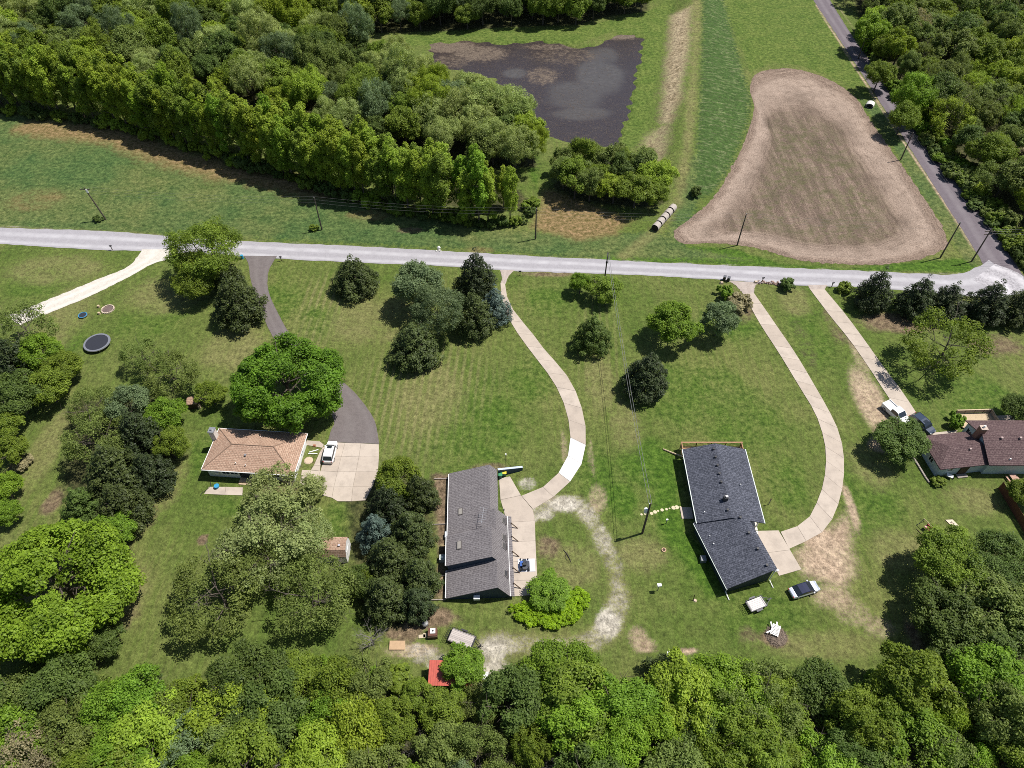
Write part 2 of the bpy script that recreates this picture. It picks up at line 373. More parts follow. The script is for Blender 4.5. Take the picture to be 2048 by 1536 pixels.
WW = {k: GP(v) for k, v in WOODS.items()}
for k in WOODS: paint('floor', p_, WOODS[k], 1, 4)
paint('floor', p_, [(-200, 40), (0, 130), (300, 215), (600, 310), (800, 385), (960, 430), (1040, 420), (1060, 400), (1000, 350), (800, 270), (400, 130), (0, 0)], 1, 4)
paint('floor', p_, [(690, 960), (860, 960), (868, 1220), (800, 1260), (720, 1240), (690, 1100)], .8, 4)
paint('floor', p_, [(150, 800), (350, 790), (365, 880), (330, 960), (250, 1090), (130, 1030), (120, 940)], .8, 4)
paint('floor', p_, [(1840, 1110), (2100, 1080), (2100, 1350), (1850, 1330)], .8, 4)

nx, ny = len(gx), len(gy)
idx = np.arange(NV).reshape(ny, nx)
faces = np.stack([idx[:-1, :-1], idx[:-1, 1:], idx[1:, 1:], idx[1:, :-1]], -1).reshape(-1, 4)
def grid_mesh(name, co, faces, mat):
    me = bpy.data.meshes.new(name); me.vertices.add(len(co)); me.vertices.foreach_set('co', np.asarray(co, np.float32).ravel())
    k = faces.shape[1]; me.loops.add(faces.size); me.loops.foreach_set('vertex_index', faces.astype(np.int32).ravel())
    me.polygons.add(len(faces)); me.polygons.foreach_set('loop_start', np.arange(0, faces.size, k, dtype=np.int32)); me.polygons.foreach_set('loop_total', np.full(len(faces), k, np.int32))
    if mat: me.materials.append(mat)
    me.update(calc_edges=True); return me
def layer(me, name, val, dom='POINT'):
    a = me.attributes.new(name, 'FLOAT', dom); a.data.foreach_set('value', np.asarray(val, np.float32))

k = NT('ground_cover'); P = k.pos()
n_big = k.noise(P, .035, 4); n_mid = k.noise(P, .22, 4, .65); n_sm = k.noise(P, 1.0, 4, .7); n_fine = k.noise(P, 2.6, 4, .85)
mp = k.n('ShaderNodeMapping'); mp.inputs['Scale'].default_value = (1.6, .12, 1); mp.inputs['Rotation'].default_value = (0, 0, R(4)); k.l(P, mp.inputs[0])
n_mow = k.noise(mp.outputs[0], 1., 2)
c = k.mix(k.rng(n_mid, .3, .7), (.063, .101, .018), (.114, .144, .035))
c = k.mix(k.rng(n_big, .42, .62), c, (.132, .146, .044))
c = k.mix(k.rng(n_mow, .45, .65, 0, .45), c, (.076, .122, .019))
sx = k.n('ShaderNodeSeparateXYZ'); k.l(P, sx.inputs[0])
mw_ = k.math('SINE', k.math('ADD', k.math('MULTIPLY', sx.outputs[0], 4.3), k.math('ADD', k.math('MULTIPLY', sx.outputs[1], -.25), k.math('MULTIPLY', n_mid, 2.5))))
c = k.mix(k.math('MULTIPLY', k.attr('mow'), k.rng(mw_, -.2, .8, 0, .75)), c, (.19, .18, .075))
def cover(c, name, col, noise, soft=.12, lo=.15, hi=.85):
    nn = k.rng(noise, .3, .7, lo, hi)
    d = k.math('SUBTRACT', k.attr(name), nn)
    return k.mix(k.rng(d, -soft, soft, 0, 1, True), c, col)
mixn = k.math('ADD', k.math('MULTIPLY', n_mid, .5), k.math('MULTIPLY', n_sm, .5))
c = cover(c, 'lush', k.mix(k.rng(n_sm, .35, .65), (.042, .096, .010), (.072, .130, .016)), mixn, .35)
c = cover(c, 'meadow', k.mix(k.rng(n_big, .4, .65), k.mix(k.rng(mixn, .38, .62), (.038, .082, .024), (.088, .132, .040)), k.mix(k.rng(mixn, .36, .6), (.060, .100, .022), (.150, .155, .055))), n_sm, .3)
c = cover(c, 'far', k.mix(k.rng(mixn, .38, .62), (.060, .106, .016), (.118, .152, .034)), n_sm, .3)
mp2 = k.n('ShaderNodeMapping'); mp2.inputs['Scale'].default_value = (.25, 1.2, 1); mp2.inputs['Rotation'].default_value = (0, 0, R(20)); k.l(P, mp2.inputs[0])
n_str = k.noise(mp2.outputs[0], 1., 4, .7)
c = cover(c, 'levee', k.mix(k.rng(n_str, .5, .72), (.046, .086, .020), (.16, .18, .085)), n_sm, .25)
c = cover(c, 'dry', k.mix(k.rng(n_sm, .3, .7), (.135, .138, .048), (.215, .195, .085)), mixn, .35)
c = cover(c, 'rust', k.mix(k.rng(n_sm, .35, .65), (.13, .11, .035), (.24, .16, .085)), mixn, .3)
c = cover(c, 'tan', k.mix(k.rng(mixn, .35, .65), (.17, .135, .07), (.42, .335, .225)), mixn, .35)
c = cover(c, 'soil', k.mix(k.rng(n_sm, .35, .65), (.115, .085, .05), (.20, .145, .095)), mixn, .3)
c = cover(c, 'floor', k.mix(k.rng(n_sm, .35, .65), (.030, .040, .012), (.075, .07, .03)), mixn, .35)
c = cover(c, 'dirt', k.mix(k.rng(mixn, .35, .65), (.31, .225, .155), (.45, .345, .25)), k.math('ADD', k.math('MULTIPLY', n_mid, .35), k.math('MULTIPLY', n_fine, .65)), .3)
c = cover(c, 'pale', k.mix(k.rng(mixn, .3, .7), (.30, .27, .21), (.48, .445, .38)), k.math('ADD', k.math('MULTIPLY', n_mid, .4), k.math('MULTIPLY', n_fine, .6)), .25, .1, .95)
hs = k.n('ShaderNodeHueSaturation'); k.l(c, hs.inputs['Color']); k.l(k.rng(n_fine, .25, .75, .45, 1.6), hs.inputs['Value'])
h2 = k.n('ShaderNodeHueSaturation'); k.l(hs.outputs[0], h2.inputs['Color']); k.l(k.rng(n_sm, .3, .7, .6, 1.4), h2.inputs['Value'])
k.l(h2.outputs[0], k.b.inputs['Base Color']); k.b.inputs['Roughness'].default_value = .9; k.b.inputs['Specular IOR Level'].default_value = .15
k.bump(k.math('ADD', n_fine, k.math('MULTIPLY', n_sm, 1.5)), .2)
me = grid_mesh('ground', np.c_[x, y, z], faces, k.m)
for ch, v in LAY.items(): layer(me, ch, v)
me.polygons.foreach_set('use_smooth', [True] * len(me.polygons))
setting(link('ground', me))

# ------------------------------------------------------------------ pond
gxx, gyy = np.meshgrid(np.arange(-45, 65, .9), np.arange(165, 262, .9)); qx, qy = gxx.ravel(), gyy.ravel()
sd = poly_sd(qx, qy, POND); idp = np.arange(len(qx)).reshape(gxx.shape)
fp = np.stack([idp[:-1, :-1], idp[:-1, 1:], idp[1:, 1:], idp[1:, :-1]], -1).reshape(-1, 4); fp = fp[(sd[fp] > -1.6).all(1)]
k = NT('pond_water'); P = k.pos(); na = k.noise(P, .12, 4); nb = k.noise(P, .9, 4, .7); nc = k.noise(P, 3.5, 3, .8)
op = k.attr('open'); md = k.attr('mud')
opf = k.rng(k.math('SUBTRACT', op, k.rng(k.math('ADD', k.math('MULTIPLY', na, .6), k.math('MULTIPLY', nb, .4)), .3, .7, .1, .9)), -.5, .5, 0, 1, True)
weed = k.mix(k.rng(nc, .35, .65), (.020, .016, .018), (.055, .042, .040)); water = k.mix(k.rng(nb, .4, .7), (.062, .055, .050), (.094, .084, .074))
c = k.mix(opf, weed, water)
mdf = k.rng(k.math('SUBTRACT', md, k.rng(nb, .3, .7, .1, .9)), -.45, .45, 0, .9, True)
c = k.mix(mdf, c, k.mix(k.rng(nc, .4, .65), (.075, .052, .035), (.22, .17, .12)))
k.l(c, k.b.inputs['Base Color'])
k.l(k.math('MAXIMUM', k.rng(opf, 0, 1, .30, .06), k.math('MULTIPLY', mdf, .75)), k.b.inputs['Roughness']); k.b.inputs['Specular IOR Level'].default_value = .5
k.bump(k.math('ADD', nc, nb), .05, .6)
me = grid_mesh('pond_water', np.c_[qx, qy, np.full(len(qx), -.30)], fp, k.m)
LAY2 = {}
def pond_mask(pts_list):
    v = np.zeros(len(qx))
    for cx, cy, rx, ry, s in pts_list:
        c0 = np.array(G(cx, cy)); ax = abs(G(cx + rx, cy)[0] - c0[0]); ay = abs(G(cx, cy - ry)[1] - c0[1])
        v = np.maximum(v, s * sstep((1.3 - np.hypot((qx - c0[0]) / ax, (qy - c0[1]) / ay)) / .7))
    return v
layer(me, 'open', pond_mask([(1200, 150, 48, 36, 1.), (1150, 190, 60, 30, .8), (1030, 145, 26, 10, .9), (1205, 110, 35, 20, .7), (1165, 225, 60, 14, .9)]))
layer(me, 'mud', pond_mask([(900, 92, 60, 12, .9), (960, 105, 60, 16, .75), (1085, 150, 34, 18, .6), (1100, 92, 60, 6, .6), (1240, 70, 40, 8, .9), (900, 120, 40, 14, .5), (1130, 110, 70, 18, .4)]))
setting(link('pond_water', me))
# dead reed stems standing and floating over the pond: far too many to count
rr = np.random.default_rng(3); V = []; F = []
n = 0
while n < 6500:
    a, b = rr.uniform(-36, 60), rr.uniform(170, 258)
    if poly_sd(a, b, POND) < .2: continue
    if (abs(a - 35) < 14 and abs(b - 205) < 16) and rr.random() < .7: continue
    t = rr.uniform(0, 6.28); L = rr.uniform(.3, 1.1); u, v2 = math.cos(t) * L, math.sin(t) * L; q = .035
    zz = -.28 + rr.uniform(0, .03); up = rr.uniform(0, .35) if rr.random() < .4 else .02; i = len(V)
    V += [(a - v2 * q, b + u * q, zz), (a + v2 * q, b - u * q, zz), (a + u, b + v2, zz + up)]; F.append((i, i + 1, i + 2)); n += 1
m = MB(); m.v, m.f = V, F
setting(m.obj('dead_reeds', plain('dead_reed', (.115, .086, .066), .8, var=.4)), 'stuff')

# ------------------------------------------------------------------ lanes
def strip_sheet(name, L, Rr, n, zz, mat, jitter=.0, z0=0., seed=1, kind='structure'):
    r2 = random.Random(seed); a = smooth_line(GP(L, z0), n); b = smooth_line(GP(Rr, z0), n); M = 7
    co = []; al = []; ac = []
    for i in range(n):
        ja, jb = r2.uniform(-jitter, jitter), r2.uniform(-jitter, jitter); d = (b[i] - a[i]); d /= np.linalg.norm(d)
        for j in range(M):
            p = a[i] + (b[i] - a[i]) * j / (M - 1)
            if j == 0: p = p + d * ja
            if j == M - 1: p = p + d * jb
            co.append((p[0], p[1], float(gz(p[0], p[1])) + zz)); al.append(i); ac.append(j / (M - 1))
    q = np.arange(n * M).reshape(n, M); f = np.stack([q[:-1, :-1], q[:-1, 1:], q[1:, 1:], q[1:, :-1]], -1).reshape(-1, 4)
    me = grid_mesh(name, np.array(co), f, mat); layer(me, 'across', ac)
    if me.polygons[0].normal.z < 0: me.flip_normals()
    return setting(link(name, me), kind)
def lanemat(name, c1, c2, rut, rough=.9, rutn=2, rs=.5, fine=6.):
    """lane surface: fine stones plus lighter wheel tracks that run along it"""
    k = NT(name); P = k.pos(); a = k.attr('across')
    n1 = k.noise(P, .35, 4); n2 = k.noise(P, fine, 3, .8); n3 = k.noise(P, 1.2, 4, .7)
    c = k.mix(k.rng(k.math('ADD', k.math('MULTIPLY', n2, .6), k.math('MULTIPLY', n3, .4)), .33, .67), c1, c2)
    s = k.math('SINE', k.math('MULTIPLY', a, rutn * 6.2832)); s = k.rng(s, -.9, .5, 1, 0)
    edge = k.rng(k.math('ABSOLUTE', k.math('SUBTRACT', a, .5)), .38, .46, 1, 0)
    f = k.math('MULTIPLY', k.math('MULTIPLY', s, edge), k.rng(n1, .3, .7, rs * .3, rs))
    c = k.mix(f, c, rut); k.l(c, k.b.inputs['Base Color']); k.b.inputs['Roughness'].default_value = rough; k.b.inputs['Specular IOR Level'].default_value = .2
    k.bump(n2, .03); MATS[name] = k.m; return k.m
gravel = lanemat('grey_gravel', (.245, .235, .25), (.365, .350, .372), (.455, .445, .462), rs=.85)
paved = lanemat('worn_asphalt', (.105, .088, .10), (.165, .142, .158), (.20, .178, .19), rs=.7)
asph = lanemat('drive_asphalt', (.105, .090, .088), (.175, .152, .148), (.19, .17, .165), rs=.4)
crush = lanemat('crushed_stone', (.40, .365, .31), (.62, .585, .53), (.66, .62, .57), rs=.6)
tanstone = lanemat('apron_stone', (.26, .22, .195), (.43, .365, .32), (.46, .40, .36), rs=.5)
strip_sheet('paved_road', [(1598, -50), (1627, 0), (1690, 96), (1752, 192), (1830, 312), (1900, 421), (1945, 492), (1966, 528), (1985, 560)],
            [(1632, -50), (1660, 0), (1720, 95), (1790, 182), (1872, 302), (1960, 420), (2025, 520), (2060, 570), (2085, 610)], 90, .02, paved, .12)
strip_sheet('gravel_road', [(-260, 441), (0, 455), (200, 462), (340, 472), (500, 483), (700, 492), (900, 503), (1100, 514), (1300, 524), (1500, 533), (1700, 541), (1850, 548), (1915, 548), (1958, 532), (1978, 520)],
            [(-260, 474), (0, 488), (200, 500), (330, 503), (500, 514), (700, 525), (900, 533), (1050, 543), (1240, 549), (1400, 557), (1600, 571), (1720, 575), (1830, 583), (1960, 594), (2060, 586)], 150, .03, gravel, .16)
strip_sheet('white_gravel_drive', [(285, 499), (270, 520), (248, 538), (180, 565), (105, 596), (60, 614), (10, 632)], [(352, 499), (338, 518), (305, 528), (255, 556), (172, 596), (96, 627), (40, 650)], 40, .045, crush, .16)
strip_sheet('asphalt_drive', [(488, 512), (497, 528), (500, 552), (508, 582), (522, 622), (545, 672), (592, 738), (640, 800), (668, 840), (662, 862), (655, 884)],
            [(554, 512), (540, 536), (535, 558), (538, 585), (552, 618), (583, 672), (640, 727), (700, 776), (737, 820), (752, 850), (758, 888)], 60, .045, asph, .05)
strip_sheet('asphalt_apron', [(1944, 560), (1975, 575), (1990, 598)], [(1990, 528), (2040, 548), (2075, 580)], 12, .04, lanemat('patched_asphalt', (.16, .15, .165), (.5, .48, .5), (.55, .53, .55), rs=.9, fine=1.6), .1)
strip_sheet('stone_apron', [(1456, 562), (1470, 570), (1487, 588)], [(1532, 566), (1512, 570), (1508, 587)], 14, .045, tanstone, .1)
strip_sheet('drive_apron', [(1000, 540), (1004, 556), (1001, 568)], [(1030, 540), (1018, 552), (1010, 570)], 10, .045, tanstone, .05)
strip_sheet('gravel_pulloff', [(1615, 570), (1620, 579)], [(1655, 570), (1649, 579)], 4, .045, tanstone, .05)
strip_sheet('far_lane', [(2000, -40), (2026, 2), (2062, 52)], [(2016, -40), (2040, 2), (2080, 52)], 12, .03, crush, .1)

# ------------------------------------------------------------------ tilled field, ring by ring as it was worked
FIELD = [(1347, 462), (1387, 432), (1432, 388), (1462, 338), (1490, 280), (1508, 218), (1500, 180), (1510, 150), (1546, 138), (1600, 140), (1660, 160), (1711, 195), (1735, 232), (1777, 292), (1826, 362), (1870, 430), (1892, 470), (1890, 496), (1850, 515), (1780, 528), (1700, 529), (1600, 521), (1530, 501), (1475, 490), (1420, 486), (1376, 488), (1352, 480)]
bd = np.array(smooth_line(GP(FIELD + FIELD[:1]), 360))[:-1]; cc = np.array(G(1620, 420)); nb_ = len(bd); co = []; tt = []
lev = [0, .02, .05, .09, .14, .2, .27, .35, .44, .54, .65, .78, .92]
for t in lev:
    for p in bd:
        j = (rr.normal() * .16 if t == 0 else 0); d = (p - cc); q = cc + d * (1 - t) + d / np.linalg.norm(d) * j
        co.append((q[0], q[1], .02)); tt.append(t)
co.append((cc[0], cc[1], .02)); tt.append(1.)
q = np.arange(nb_ * len(lev)).reshape(len(lev), nb_); nxt = np.roll(q, -1, 1)
f4 = np.stack([q[:-1], nxt[:-1], nxt[1:], q[1:]], -1).reshape(-1, 4)
me = bpy.data.meshes.new('tilled_field'); me.from_pydata([tuple(c_) for c_ in co], [], [tuple(int(a) for a in r_) for r_ in f4] + [(int(q[-1][i]), int(q[-1][(i + 1) % nb_]), len(co) - 1) for i in range(nb_)])
k = NT('tilled_soil'); P = k.pos(); t = k.attr('ring'); n1 = k.noise(P, .06, 4, .6); n2 = k.noise(P, .5, 4, .7); n3 = k.noise(P, 3., 3, .85); n4 = k.noise(P, .14, 3, .6)
tn = k.math('ADD', t, k.rng(n4, .3, .7, -.03, .03))
cx = k.n('ShaderNodeCombineXYZ'); k.l(k.math('MULTIPLY', tn, 60.), cx.inputs[0]); k.l(k.math('MULTIPLY', n1, 1.5), cx.inputs[1])
n5 = k.noise(cx.outputs[0], 1.5, 3, .7)
mp5 = k.n('ShaderNodeMapping'); mp5.inputs['Scale'].default_value = (.55, .05, 1); mp5.inputs['Rotation'].default_value = (0, 0, R(-9)); k.l(P, mp5.inputs[0]); n6 = k.noise(mp5.outputs[0], 1., 4, .7)
c = k.mix(k.rng(k.math('ADD', k.math('MULTIPLY', n3, .55), k.math('MULTIPLY', n2, .45)), .35, .65), (.082, .058, .045), (.230, .168, .130))
c = k.mix(k.math('MULTIPLY', k.rng(n6, .46, .62, 0, .65), k.rng(t, .1, .3)), c, (.085, .064, .047))
c = k.mix(k.math('MULTIPLY', k.rng(n6, .50, .38, 0, .55), k.rng(t, .2, .4)), c, (.25, .19, .145))
c = k.mix(k.math('MULTIPLY', k.rng(n5, .42, .66, 0, .75), k.rng(tn, .2, .42, 1, .4)), c, (.32, .245, .19))
c = k.mix(k.math('MULTIPLY', k.rng(tn, .04, .12, 0, 1), k.math('MULTIPLY', k.rng(tn, .2, .36, 1, 0), k.rng(n2, .35, .65, .3, .9))), c, (.36, .28, .225))
c = k.mix(k.math('MULTIPLY', k.rng(t, .3, .5), k.rng(k.math('ADD', k.math('MULTIPLY', n1, .4), k.math('MULTIPLY', n2, .6)), .45, .6, 0, .75)), c, (.085, .095, .035))
c = k.mix(k.math('MULTIPLY', k.rng(k.math('ADD', k.math('MULTIPLY', n4, .6), k.math('MULTIPLY', n2, .4)), .44, .66, 0, .5), k.rng(t, .08, .25)), c, (.075, .058, .044))
hs = k.n('ShaderNodeHueSaturation'); k.l(c, hs.inputs['Color']); k.l(k.rng(n3, .28, .72, .55, 1.45), hs.inputs['Value'])
k.l(hs.outputs[0], k.b.inputs['Base Color']); k.b.inputs['Roughness'].default_value = .95; k.b.inputs['Specular IOR Level'].default_value = .1; k.bump(k.math('ADD', n3, n5), .12)
me.materials.append(k.m); layer(me, 'ring', tt)
if me.polygons[0].normal.z < 0: me.flip_normals()
setting(link('tilled_field', me))

# ------------------------------------------------------------------ concrete drives, each poured slab its own piece
def concrete(name, c1, c2, stain):
    k = NT(name); P = k.pos(); r = k.rand(); n1 = k.noise(P, .5, 4, .65); n2 = k.noise(P, 6., 3, .8); n3 = k.noise(P, 1.6, 4, .75)
    c = k.mix(k.math('ADD', k.math('MULTIPLY', r, .55), k.math('MULTIPLY', n2, .45)), c1, c2)
    c = k.mix(k.rng(n1, .45, .7, 0, .6), c, stain); c = k.mix(k.rng(n3, .6, .72, 0, .5), c, stain)
    k.l(c, k.b.inputs['Base Color']); k.b.inputs['Roughness'].default_value = .85; k.b.inputs['Specular IOR Level'].default_value = .25
    k.bump(n2, .01); MATS[name] = k.m; return k.m
conc = concrete('old_concrete', (.365, .305, .25), (.49, .425, .36), (.30, .255, .215))
conc_new = concrete('new_concrete', (.60, .59, .57), (.64, .63, .61), (.55, .54, .52))
joint = plain('joint_dirt', (.12, .10, .07), .95)
def driveway(name, L, Rr, m, newslabs=(), seed=0):
    a, b = smooth_line(GP(L), m + 1), smooth_line(GP(Rr), m + 1); r2 = random.Random(seed)
    base = MB()
    for i in range(m): base.slab([(*a[i], .028), (*b[i], .028), (*b[i + 1], .028), (*a[i + 1], .028)], .05)
    bm_ = base.obj(name, joint); setting(bm_)
    for i in range(m):
        u = .02 / max(.5, np.linalg.norm(a[i + 1] - a[i])); v = .02 / max(.5, np.linalg.norm(b[i + 1] - b[i]))
        hh = .075 + r2.uniform(-.012, .012)
        p = [a[i] + (a[i + 1] - a[i]) * u, b[i] + (b[i + 1] - b[i]) * v, b[i + 1] - (b[i + 1] - b[i]) * v, a[i + 1] - (a[i + 1] - a[i]) * u]
        o = MB().prism([tuple(q) for q in p], .01, hh).obj('slab', conc_new if i in newslabs else conc, bm_)
        if i in newslabs: o['label'] = 'fresh white concrete slab'
    return bm_
def slabs(name, quads, newq=(), h=.07, mat=None):
    base = MB()
    for q in quads: base.prism(GP(q), -.02, .026)
    b = setting(base.obj(name, joint))
    for i, q in enumerate(quads):
        P_ = np.array(GP(q)); c0 = P_.mean(0); P_ = [tuple(c0 + (p - c0) * (1 - .025 / max(.6, np.linalg.norm(p - c0)))) for p in P_]
        MB().prism(P_, .005, h + rnd.uniform(-.01, .01)).obj('slab', mat or conc, b)
    return b
driveway('concrete_drive', [(1001, 566), (1004, 600), (1020, 642), (1046, 682), (1080, 727), (1106, 762), (1126, 802), (1138, 845), (1141, 878), (1136, 912), (1120, 942), (1096, 969), (1043, 992)],
         [(1010, 568), (1016, 600), (1032, 628), (1060, 661), (1091, 702), (1130, 746), (1155, 791), (1169, 840), (1172, 881), (1165, 922), (1150, 952), (1112, 990), (1066, 1019)], 15, (11, 12), 1)
driveway('concrete_lane', [(1487, 588), (1520, 648), (1560, 710), (1600, 776), (1630, 826), (1646, 872), (1652, 912), (1648, 960), (1635, 1002), (1610, 1044), (1561, 1064)],
         [(1508, 587), (1545, 640), (1590, 706), (1626, 766), (1660, 826), (1680, 872), (1688, 922), (1685, 972), (1672, 1020), (1645, 1064), (1578, 1098)], 20, (), 2)
driveway('concrete_track', [(1620, 579), (1660, 632), (1702, 684), (1742, 742), (1772, 788), (1796, 822), (1820, 852)], [(1649, 579), (1690, 628), (1727, 678), (1770, 738), (1809, 790), (1836, 832), (1862, 866)], 11, (), 3)
slabs('garage_apron', [[(1512, 1062), (1557, 1061), (1580, 1100), (1534, 1106)], [(1534, 1106), (1580, 1100), (1603, 1139), (1558, 1152)]])
slabs('house_drive_pad', [[(998, 957), (1020, 953), (1042, 991), (1001, 1000)], [(1001, 1000), (1042, 991), (1066, 1020), (1070, 1042), (1014, 1045)],
      [(1014, 1045), (1070, 1042), (1071, 1082), (1019, 1084)], [(1019, 1084), (1071, 1082), (1073, 1122), (1020, 1124)], [(1020, 1124), (1073, 1122), (1075, 1160), (1022, 1162)], [(1022, 1162), (1075, 1160), (1076, 1190), (1023, 1193)]])
slabs('parking_pad', [[(655, 884), (690, 886), (683, 913), (650, 912)], [(690, 886), (722, 887), (718, 914), (683, 913)], [(722, 887), (758, 889), (758, 914), (718, 914)],
      [(650, 912), (683, 913), (675, 944), (641, 942)], [(683, 913), (718, 914), (712, 944), (675, 944)], [(718, 914), (758, 914), (756, 944), (712, 944)],
      [(641, 942), (675, 944), (668, 974), (630, 972)], [(675, 944), (712, 944), (706, 974), (668, 974)], [(712, 944), (756, 944), (745, 974), (706, 974)],
      [(630, 972), (668, 974), (664, 996), (634, 988)], [(668, 974), (706, 974), (703, 1003), (675, 1003), (664, 996)], [(706, 974), (745, 974), (731, 1001), (703, 1003)],
      [(604, 940), (641, 942), (630, 972), (600, 970)]])
slabs('side_walk', [[(613, 881), (640, 883), (648, 890), (645, 896), (612, 890)], [(645, 896), (653, 890), (650, 905), (640, 904)], [(640, 904), (650, 905), (641, 931), (628, 931)], [(628, 931), (641, 931), (640, 942), (622, 940)]])
slabs('back_patio', [[(418, 974), (452, 974), (450, 990), (408, 988)], [(452, 974), (486, 975), (485, 991), (450, 990)]])
slabs('deck_walk', [[(1862, 866), (1915, 861), (1908, 872), (1862, 880)], [(1990, 832), (2022, 830), (2030, 842), (1992, 842)]])

# ------------------------------------------------------------------ houses
white_wall = plain('white_siding', (.74, .74, .72), .6, var=.05)
white_trim = plain('white_trim', (.78, .78, .76), .5, var=.05)
dark_glass = plain('window_glass', (.018, .024, .032), .08, spec=.8, var=.1)
black_metal = plain('black_metal', (.02, .02, .022), .5, spec=.5)
galv = plain('galvanised_metal', (.45, .45, .46), .4, metal=.7)
raw_wood = plain('raw_wood', (.36, .235, .125), .8, var=.3, scale=6)
pale_wood = plain('pale_wood', (.46, .36, .235), .8, var=.25, scale=5)
grey_wood = plain('weathered_wood', (.27, .235, .21), .85, var=.3, scale=5)
dark_wood = plain('dark_brown_wood', (.065, .040, .022), .8, var=.3)
navy_wall = plain('navy_siding', (.032, .055, .085), .7, var=.15)
slate_wall = plain('slate_blue_siding', (.036, .052, .062), .7, var=.15)
shaded_white_wall = plain('shade_tinted_white_siding', (.48, .55, .56), .65, var=.08)  # white siding of the maroon-roofed house, its bluish shade mixed into the colour
brick = plain('brick', (.24, .12, .085), .85, var=.45, scale=8)
tan_roof = shingles('tan_shingles', (.335, .212, .150), (.42, .28, .203), (.50, .375, .28))
grey_roof = shingles('grey_shingles', (.150, .136, .142), (.200, .184, .190), (.26, .242, .242))
navy_roof = shingles('navy_shingles', (.042, .047, .064), (.088, .094, .122), (.155, .165, .20))
maroon_roof = shingles('maroon_shingles', (.085, .052, .055), (.125, .080, .080), (.20, .145, .135))
def window(house, wall, c, wd, ht, face, frame_mat=None):
    """a window on a wall: c centre on the wall face, face = outward unit (x, y)"""
    nx_, ny_ = face; rz = math.atan2(ny_, nx_) - math.pi / 2
    f = MB(); t = .07
    for dx, dz, sx, sz in ((0, ht / 2, wd + t, t), (0, -ht / 2, wd + t, t), (-wd / 2, 0, t, ht - t), (wd / 2, 0, t, ht - t), (0, 0, t * .8, ht - t)):
        f.box((dx, .03, dz), (sx, .08, sz))
    o = f.obj('window', frame_mat or white_trim, wall, loc=c, rz=rz)
    MB().box((0, .02, 0), (wd - t, .04, ht - t)).obj('pane', dark_glass, o)
    return o
def vent(parent, p, mat, s=.35, name='roof_vent'):
    m = MB(); m.box((p[0], p[1], p[2] + .14), (s * .8, s * .8, .28)); m.box((p[0], p[1], p[2] + .30), (s * 1.15, s * 1.15, .07)); return m.obj(name, mat, parent)
def pipe(parent, p, r=.07, h=.4, mat=None, name='vent_pipe'): return MB().cyl((p[0], p[1], p[2] - .1), r, h + .1, 8).obj(name, mat or white_trim, parent)

# tan hip-roofed house
hs_ = thing('ranch_house', G(402.5, 939, 2.6), R(-4.2), 'low white house with a tan hip roof beside the white car', 'house')
L, D, ze, zr = 15.45, 8.55, 2.6, 4.25; i = 4.2
wl = MB().b(.5, L - .5, .5, D - .5, 0, ze - .02).obj('wall', white_wall, hs_)
m = MB(); A = [(0, 0, ze), (L, 0, ze), (L, D, ze), (0, D, ze)]; r0, r1 = (i, D / 2, zr), (L - i, D / 2, zr)
for q in ([A[0], A[1], r1, r0], [A[1], A[2], r1], [A[2], A[3], r0, r1], [A[3], A[0], r0]): m.slab(q, .16)
rf = m.obj('roof', tan_roof, hs_)
m = MB()
for a, b in ((r0, r1), (A[0], r0), (A[3], r0), (A[1], r1), (A[2], r1)): m.tube([(a[0], a[1], a[2] + .01), (b[0], b[1], b[2] + .01)], .075, 5)
m.obj('ridge_cap', shingles('tan_ridge', (.42, .285, .205), (.49, .345, .255), (.56, .42, .32)), rf)
g = MB()
for a, b in ((0, 1), (1, 2), (2, 3), (3, 0)):
    a, b = A[a], A[b]; d = np.array(b) - np.array(a); d = d / np.linalg.norm(d); o = np.array((d[1], -d[0], 0)) * .06
    g.tube([np.array(a) + o - (0, 0, .06), np.array(b) + o - (0, 0, .06)], .07, 5)
g.obj('gutter', white_trim, hs_)
ch = MB().b(-.35, .55, 6.0, 7.0, 0, 4.7).obj('chimney', plain('white_brick', (.62, .58, .54), .8, var=.2, scale=6), hs_)
MB().b(-.42, .62, 5.93, 7.07, 4.7, 4.85).obj('chimney_cap', galv, ch); MB().cyl((.1, 6.5, 4.8), .2, .35, 10).obj('flue', galv, ch)
vent(rf, (6.9, 2.6, 3.55), galv, .3); pipe(rf, (5.6, 1.2, 3.1)); pipe(rf, (7.3, 1.0, 3.05)); pipe(rf, (8.2, 6.6, 3.35), .06, .25)
for cx_, w_ in ((3.6, 1.3), (5.0, 1.3), (12.2, 1.6)): window(hs_, wl, (cx_, .5, 1.6), w_, 1.15, (0, -1))
for cy_ in (2.2, 5.6): window(hs_, wl, (L - .5, cy_, 1.55), 1.1, 1.1, (1, 0), plain('dark_frame', (.05, .06, .08), .5))
d = MB().b(5.9, 7.7, .42, .5, .1, 2.1).obj('door', dark_glass, hs_); MB().b(7.5, 7.6, .36, .42, 1, 1.2).obj('handle', galv, d)
d = MB().b(L - .5, L - .42, 3.4, 4.4, .1, 2.1).obj('door', white_trim, hs_)
st = MB().b(5.8, 7.9, -.5, .4, 0, .3).b(5.8, 7.9, -.85, -.5, 0, .15).obj('step', pale_wood, hs_)
MB().b(2.0, 2.6, .1, .45, 1.2, 1.7).obj('air_conditioner', plain('ac_white', (.6, .6, .58), .5), hs_)

# grey solar house: low back, steep window face over the drive
gh = thing('solar_house', G(893.7, 1201, 0.), R(2.1), 'long grey-shingled house with a steep face and skylights above the concrete pad', 'house')
